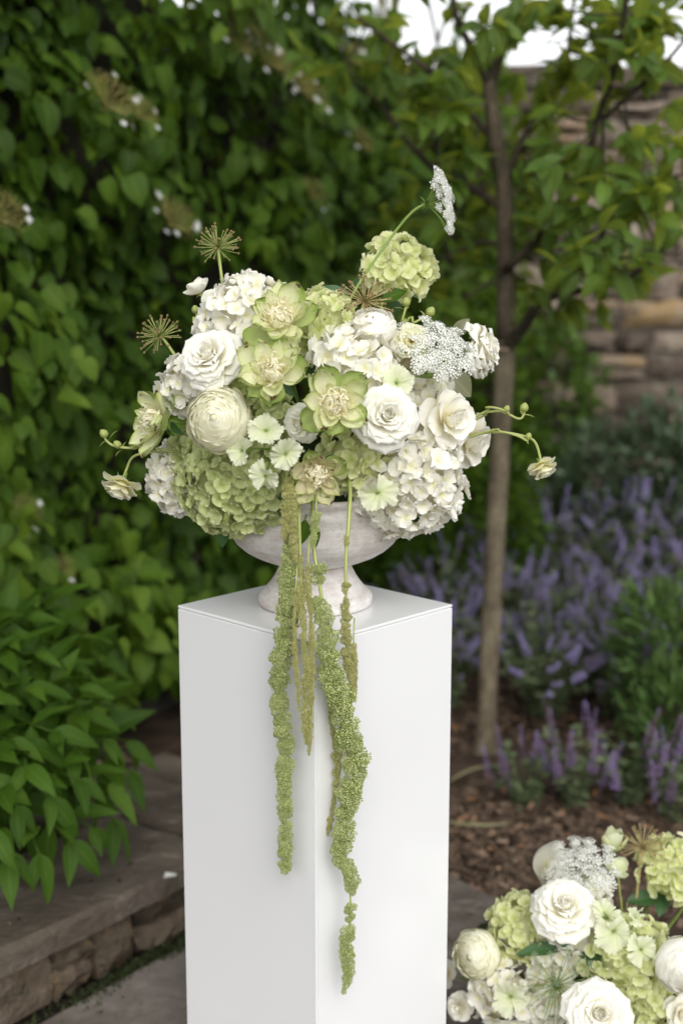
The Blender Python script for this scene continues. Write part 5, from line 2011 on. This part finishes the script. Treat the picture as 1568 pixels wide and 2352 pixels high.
Y1 = 1.985
amaranth('thick green amaranth strand hanging furthest left down the plinth', [
    (672, 1165, 2.02, 0), (668, 1235, 2.0, 14), (662, 1290, 1.995, 20), (663, 1335, 1.99, 24), (662, 1390, Y1, 26), (655, 1440, Y1, 26), (648, 1500, Y1, 28), (640, 1560, Y1 + .005, 24), (640, 1590, Y1 + .006, 16), (644, 1620, Y1 + .006, 22), (650, 1680, Y1 + .006, 24), (656, 1740, Y1 + .006, 22), (652, 1800, Y1 + .007, 19), (654, 1860, Y1 + .008, 20), (655, 1920, Y1 + .009, 19), (656, 1970, Y1 + .01, 19), (655, 1998, Y1 + .01, 14)], AMARANTH)
amaranth('long green amaranth strand hanging lowest down the right face of the plinth', [
    (716, 1200, 2.01, 0), (722, 1270, 1.995, 0), (728, 1305, 1.985, 0), (731, 1312, 1.985, 18), (731, 1326, 1.985, 16), (734, 1345, 1.98, 0), (738, 1375, 1.975, 0), (728, 1392, 1.97, 20), (742, 1412, 1.97, 20), (746, 1455, 1.965, 16), (750, 1470, 1.965, 0), (755, 1490, 1.965, 24), (758, 1540, 1.967, 28), (772, 1590, 1.97, 28), (786, 1640, 1.975, 30), (800, 1690, 1.98, 32), (812, 1730, 1.985, 30), (812, 1775, 1.985, 27), (800, 1830, 1.985, 26), (790, 1880, 1.985, 24), (786, 1930, 1.985, 22), (777, 1965, 1.985, 16), (796, 1990, 1.985, 18), (806, 2022, 1.985, 17), (806, 2045, 1.985, 10), (804, 2060, 1.985, 0), (806, 2080, 1.985, 0), (804, 2090, 1.985, 13), (802, 2105, 1.985, 11), (804, 2125, 1.985, 0), (798, 2145, 1.985, 17), (794, 2175, 1.985, 17), (798, 2210, 1.985, 15), (798, 2240, 1.985, 12), (792, 2265, 1.985, 8), (787, 2280, 1.985, 5)], AMARANTH)
amaranth('slim olive amaranth strand with a long bare stem at right', [
    (803, 1160, 2.02, 0), (799, 1225, 2.0, 0), (796, 1240, 1.995, 10), (796, 1248, 1.995, 8), (795, 1260, 1.995, 0), (794, 1330, 1.985, 0), (795, 1345, 1.985, 12), (795, 1352, 1.985, 8), (795, 1365, 1.985, 0), (793, 1380, 1.985, 8), (793, 1420, 1.985, 13), (794, 1470, 1.985, 14), (798, 1520, 1.985, 13), (806, 1560, 1.985, 11), (811, 1605, 1.985, 8)], AMARANTHO, 10, up=[P(800, 1070, 2.08), P(803, 1115, 2.045), P(804, 1140, 2.03)])
amaranth('thin olive amaranth tassel trailing behind the longest strand', [
    (762, 1600, 2.003, 8), (762, 1660, 2.003, 8), (770, 1705, 2.003, 9), (776, 1740, 2.003, 13), (772, 1790, 2.003, 10), (768, 1830, 2.003, 7), (762, 1870, 2.003, 8), (756, 1905, 2.003, 8), (752, 1922, 2.003, 5)], AMARANTHO, 5, up=[P(768, 1480, 2.0), P(764, 1550, 2.0)])
# the olive tassels in the middle: side branches of one strand
root = amaranth('olive amaranth with many fine tassels in the middle of the cascade', [
    (686, 1165, 2.02, 0), (688, 1240, 1.995, 0), (690, 1300, 1.985, 10), (692, 1345, 1.975, 17), (694, 1400, 1.965, 16), (697, 1460, 1.96, 14), (703, 1520, 1.957, 15), (702, 1570, 1.957, 18), (700, 1620, 1.957, 18), (702, 1670, 1.957, 16), (703, 1710, 1.957, 9)], AMARANTHO, 9)
for (a, lab) in (([(658, 1100, 2.0, 12), (660, 1140, 1.995, 17), (655, 1190, 1.99, 15), (652, 1240, 1.985, 8)], 'dark olive amaranth tassel just under the pale green flowers'),
                 ([(668, 1110, 2.0, 12), (672, 1180, 1.99, 16), (674, 1240, 1.985, 15), (678, 1290, 1.98, 10)], 'olive amaranth tassel before the left of the urn bowl'),
                 ([(680, 1360, 1.97, 8), (676, 1420, 1.962, 8), (676, 1480, 1.96, 8), (680, 1540, 1.955, 7), (685, 1600, 1.955, 7), (688, 1635, 1.955, 5)], 'fine olive tassel left of the plinth corner'),
                 ([(708, 1300, 1.975, 8), (706, 1340, 1.97, 10), (712, 1400, 1.962, 9), (716, 1470, 1.957, 9), (717, 1530, 1.955, 10), (714, 1600, 1.955, 9), (712, 1680, 1.955, 8), (709, 1735, 1.955, 5)], 'fine olive tassel on the plinth corner, longest of the middle ones'),
                 ([(726, 1185, 2.0, 14), (722, 1220, 1.99, 12), (716, 1255, 1.985, 8)], 'short green amaranth tassel below the small lime hydrangea'),
                 ([(812, 1480, 1.985, 8), (814, 1520, 1.987, 9), (815, 1570, 1.99, 8), (814, 1610, 1.99, 6)], 'short olive tassel at the right of the longest strand')):
    amaranth(lab, a, AMARANTHO if 'green am' not in lab else AMARANTH, 4, up=[P(a[0][0] + 2, a[0][1] - 60, a[0][2] + .01), P(a[0][0], a[0][1] - 25, a[0][2])], jit=.25)

# ================================================================== LOWER ARRANGEMENT AT THE RIGHT
LC = P(1400, 2420, 2.42)
LB = Vector((LC.x, LC.y, .02))
tray = thing('flower_bowl', 'low grey bowl under the flower arrangement at lower right', 'bowl', (LB.x, LB.y, .012))
MB().add(*lathe([(0, .0), (.13, .0), (.17, .03), (.185, .07), (.180, .072), (.165, .035), (0, .02)], 40)).build('bowl_body', URN, tray)
f2 = MB().add(*lathe([(.0, .03), (.16, .03), (.175, .07), (.16, .13), (.12, .19), (.06, .22), (0, .225)], 24)).build('floral_foam', FOAM)
f2.location = (LB.x, LB.y, .012)
tag(f2, 'dark floral foam under the lower right flowers', 'floral foam')
LM = Vector((LB.x, LB.y, .14))


def domeL(u, v):
    return dome(u, v, 1400, 2380, 400, 400, .22, LC.y)


GL = 'hydrangea heads in the lower right arrangement'
hyd('green hydrangea at the left of the lower arrangement, under the raised white rose', 1208, 2168, 72, LIME, GL, seed=21, fl=.0135, dm=domeL, anchor=LM, leaves=2, dy=.06)
hyd('green hydrangea in the middle of the lower arrangement', 1452, 2232, 92, LIME, GL, seed=22, fl=.0150, dm=domeL, anchor=LM, leaves=2, dy=.05)
hyd('lime hydrangea cut by the right edge, raised above the lower arrangement', 1548, 2026, 76, LIME, GL, seed=23, fl=.0150, dm=domeL, anchor=LM, leaves=2, dy=.04)
hyd('white hydrangea in the heart of the lower arrangement', 1310, 2215, 74, WHITEFLORET, GL, seed=24, fl=.0185, dm=domeL, anchor=LM, leaves=1, dy=.08, wav=.16)
hyd('white hydrangea at the bottom left of the lower arrangement', 1168, 2318, 74, WHITEFLORET, GL, seed=25, fl=.0180, dm=domeL, anchor=LM, leaves=1, dy=.05)
hyd('green hydrangea at the bottom right of the lower arrangement', 1500, 2340, 66, LIME, GL, seed=26, fl=.0145, dm=domeL, anchor=LM, leaves=1, dy=.05)
hyd('white hydrangea behind the lace flower at the bottom of the picture', 1275, 2330, 62, WHITEFLORET, GL, seed=27, fl=.017, dm=domeL, anchor=LM, leaves=0, dy=.06)
hyd('small white hydrangea behind the raised white rose below', 1372, 2120, 48, WHITEFLORET, GL, seed=28, fl=.016, dm=domeL, anchor=LM, leaves=0, dy=.10)

GR = 'white roses in the lower right arrangement'
for (u, v, r, dy, fc, lab) in [(1293, 2092, 76, -.02, (-.06, -.62, .78), 'white rose raised highest in the lower right arrangement'),
                               (1372, 2335, 82, -.05, (.0, -.80, .60), 'white rose at the bottom edge of the picture')]:
    root, M, Rm = place('white_rose', lab, 'flower', u, v, r, GR, dy, fc, dm=domeL)
    rose(root, WHITE)
    default_stem(root, M, LM + Vector((rf.normal(0, .03), rf.normal(0, .02), 0)))
    add_leaves(root, M, 3, .8, DARKLEAF, 1.0, -.3, 'ovate', .42)
root, M, Rm = place('ranunculus', 'pale cream ranunculus leaning left in the lower right arrangement', 'flower', 1094, 2193, 54, None, -.02, (-.50, -.78, .25), dm=domeL)
ranunculus(root, CREAM)
default_stem(root, M, LM)
root, M, Rm = place('ranunculus', 'full white ranunculus cut by the right edge of the picture', 'flower', 1566, 2216, 60, None, -.06, (.10, -.9, .1), dm=domeL)
ranunculus(root, WHITE)
default_stem(root, M, LM)
for (u, v, r, fc, lab) in [(1026, 2238, 32, (-.7, -.45, .45), 'small white rosebud flower overlapping the right edge of the plinth'),
                           (1058, 2312, 34, (-.55, -.7, .2), 'small white rosebud flower below the other beside the plinth'),
                           (1562, 2325, 44, (.2, -.9, .2), 'ruffled white bloom at the bottom right corner')]:
    root, M, Rm = place('lisianthus', lab, 'flower', u, v, r, 'small ruffled white blooms in the lower arrangement', .0, fc, dm=domeL)
    lisianthus(root, WHITE)
    default_stem(root, M, LM, rad=.0017)
for (u, v, r, fc, lab) in [(1408, 2138, 46, (.05, -.85, .45), 'pale green fringed flower right of the raised white rose below'),
                           (1470, 2180, 38, (.35, -.8, .3), 'pale green fringed flower above the middle green hydrangea below'),
                           (1174, 2288, 46, (-.3, -.9, .2), 'pale green fringed flower at the left foot of the lower arrangement'),
                           (1390, 2100, 34, (.1, -.4, .85), 'pale green fringed flower seen edge on behind the raised rose'),
                           (1458, 2108, 26, (.2, -.2, .9), 'half open pale green fringed flower at the foot of the seed head stem')]:
    root, M, Rm = place('dianthus', lab, 'flower', u, v, r, 'pale green fringed flowers in the lower arrangement', -.03, fc, dm=domeL)
    dianthus(root, DIANTHUS)
    default_stem(root, M, LM + Vector((rf.normal(0, .02), rf.normal(0, .02), 0)), start=(0, 0, -1.1), rad=.0016)
root, M, Rm = free('lace_flower', 'white lace flower in front of the white calla in the lower arrangement', 'flower', 1335, 2022, 2.36, 82, (-.10, -.45, .88), 'lace flowers in the lower arrangement')
umbel(root, Rm, LACE, n=40, seed=5, bud=.19, cup=.35, dense=26)
stem_part(root, M, [P(1335, 2022, 2.36)] + pix([(1358, 2070, 2.38), (1378, 2150, 2.40)]) + [LM], .0022, STEM)
root, M, Rm = free('lace_flower', 'open green rayed lace flower facing out at the bottom of the lower arrangement', 'flower', 1275, 2262, 2.22, 88, (-.02, -.93, .38), 'lace flowers in the lower arrangement')
umbel(root, Rm, LACEGREEN, n=46, seed=6, bud=.095, cup=.0, dense=16)
stem_part(root, M, [P(1275, 2262, 2.22)] + pix([(1290, 2300, 2.30)]) + [LM], .0020, STEM)
root, M, Rm = free('seed_head', 'brown seed head on a straw stem in the lower right arrangement', 'seed head', 1474, 1946, 2.38, 54, (.1, -.35, .92))
allium(root, 70, 8, STRAWSTEM, -.6, .06)
stem_part(root, M, [P(1474, 1946, 2.38)] + pix([(1466, 2010, 2.38), (1452, 2110, 2.39)]) + [LM], .0028, STRAWSTEM)
root, M, Rm = free('tulip', 'closed pale green tulip like bloom at the top of the lower arrangement', 'flower', 1408, 1935, 2.42, 44, (.02, -.1, 1))
ring(root, 'tul0', DIANTHUS, 3, L=1.45, W=1.0, a0=55, a1=-22, cross=1.0, r0=.02, z0=-.5, shape='ob')
ring(root, 'tul1', LIME, 3, start=1.05, L=1.5, W=1.0, a0=70, a1=-8, cross=.9, r0=.02, z0=-.55, shape='point')
stem_part(root, M, [M @ Vector((0, 0, -.5))] + pix([(1405, 2010, 2.42), (1395, 2080, 2.42)]) + [LM], .0034, STEM)
root, M, Rm = free('small_ranunculus', 'small pale green cup flower below the tulip like bloom', 'flower', 1418, 1998, 2.36, 30, (.1, -.4, .85))
cup_bloom(root, DIANTHUS, 4, 'cup2')
stem_part(root, M, [M @ Vector((0, 0, -.1))] + pix([(1422, 2050, 2.37), (1425, 2110, 2.38)]) + [LM], .0020, PALESTEM)

# calla: one rolled spathe with a flared, pointed lip
root, M, Rm = free('calla_lily', 'white calla with a curled lip behind the lace flower in the lower arrangement', 'flower', 1256, 1985, 2.42, 68, (.16, -.30, .92))
M = frame(M.translation, (-.05, -.55, .83), R(-50), Rm)
root.matrix_basis = M
V, C = [], []
nt_, ns_ = 14, 24
for i in range(nt_ + 1):
    t_ = i / nt_
    for j in range(ns_ + 1):
        s = j / ns_
        th_ = math.pi + s * 2 * math.pi * .98 - math.pi       # seam on +x, tall lip on -x
        back = .5 - .5 * math.cos(th_)
        fl_ = t_ ** 1.6
        rr_ = .14 + .30 * t_ + .28 * fl_ * (.6 + .4 * back)
        zz2 = -1.25 + 1.15 * t_ + 1.25 * back ** 1.5 * t_ ** 1.5
        k_ = back ** 2 * max(0, t_ - .62) / .38
        V.append((rr_ * math.cos(th_) + .62 * k_ ** 1.5, rr_ * math.sin(th_), zz2 - .10 * k_ ** 3))
        C.append((.3 + .7 * t_, s * 2 - 1, .5))
MB().add(V, grid_faces(nt_ + 1, ns_ + 1), C).build('spathe', WHITE, root)
MB().add(*tube([(0, 0, -.8), (0, 0, .1), (0, 0, .40)], [.07, .08, .03], 8)).build('spadix', PALEYELLOW, root)
stem_part(root, M, [M @ Vector((0, 0, -1.2))] + pix([(1310, 2085, 2.42), (1345, 2130, 2.42)]) + [LM], .0055, STEM)
# anthurium
root, M, Rm = free('anthurium', 'flat green heart shaped anthurium at the right edge of the picture', 'flower', 1572, 1930, 2.40, 74, (-.15, -.72, .62))
M = frame(M.translation, (-.15, -.72, .62), 0.0, Rm)
root.matrix_basis = M
V, Fc, C = leaf_shape(2.0, 1.75, 'heart', .12, .25, 10, 4, .01, 2)
V = V @ np.array(Matrix.Rotation(R(100), 3, 'Z'))
MB().add(V + np.array((.6, 0, 0)), Fc, C).build('spathe', ANTHURIUM, root)
MB().add(*tube([(.35, .05, .02), (.1, .05, .3), (-.25, .05, .55)], [.09, .10, .05], 8)).build('spadix', PALEYELLOW, root)
stem_part(root, M, [M @ Vector((.5, 0, -.02))] + pix([(1590, 2050, 2.42)]) + [LM], .003, STEM)
for (u, v, r, fc, pts, lab) in [(1395, 2340, 22, (-.3, -.5, .6), [(1405, 2360, 2.3)], 'pale green closed bud at the bottom by the white rose')]:
    pass
root, M, Rm = free('flower_bud', 'closed pale green bud between the bottom white rose and green hydrangea', 'bud', 1432, 2332, 2.20, 28, (.05, -.4, .85))
bud(root, DIANTHUS)
stem_part(root, M, [M @ Vector((0, 0, -.6))] + [LM], .0022, STEM)
# leaves in the lower arrangement
for (u, v, y, L, tipd, nr, mt, W, lab) in [
        (1290, 2178, 2.26, 108, (-1, -.1, .02), (0, -.5, .85), DARKLEAF, .36, 'long dark rose leaf pointing left under the raised white rose'),
        (1302, 2175, 2.26, 60, (-.2, -.3, .8), (.3, -.8, .4), DARKLEAF, .5, 'dark rose leaf standing beside the rose stem below'),
        (1330, 2195, 2.26, 76, (.85, -.2, .28), (.1, -.7, .7), DARKLEAF, .42, 'dark rose leaf pointing right under the raised white rose'),
        (1330, 2205, 2.25, 96, (.95, -.2, -.25), (.0, -.5, .85), DARKLEAF, .42, 'drooping dark rose leaf above the middle green hydrangea'),
        (1440, 2070, 2.38, 92, (.9, 0, .18), (0, -.6, .8), DARKLEAF, .45, 'dark leaf behind the straw stem of the lower seed head'),
        (1290, 2035, 2.46, 70, (-.8, 0, .45), (.1, -.6, .8), DARKLEAF, .25, 'narrow leaf left behind the lower lace flower')]:
    p = P(u, v, y)
    V, Fc, C = leaf_shape(1, W, 'ovate', .3, .4, 8, 3, .012, 5)
    X, Y, Z = axes(np.array([tipd], float), np.array([nr], float))
    s = L * px(p)
    M = Matrix((Vector(X[0]) * s, Vector(Y[0]) * s, Vector(Z[0]) * s)).transposed().to_4x4()
    M.translation = p
    root = thing('leaf_sprig', lab, 'leaf', M, 'loose leaves in the lower arrangement')
    MB().add(V, Fc, C).build('leaf_blade', mt, root)
    stem_part(root, M, [p, p.lerp(LM, .4), LM], .0016, STEM, n=5)
print('OBJECTS', len(bpy.data.objects))
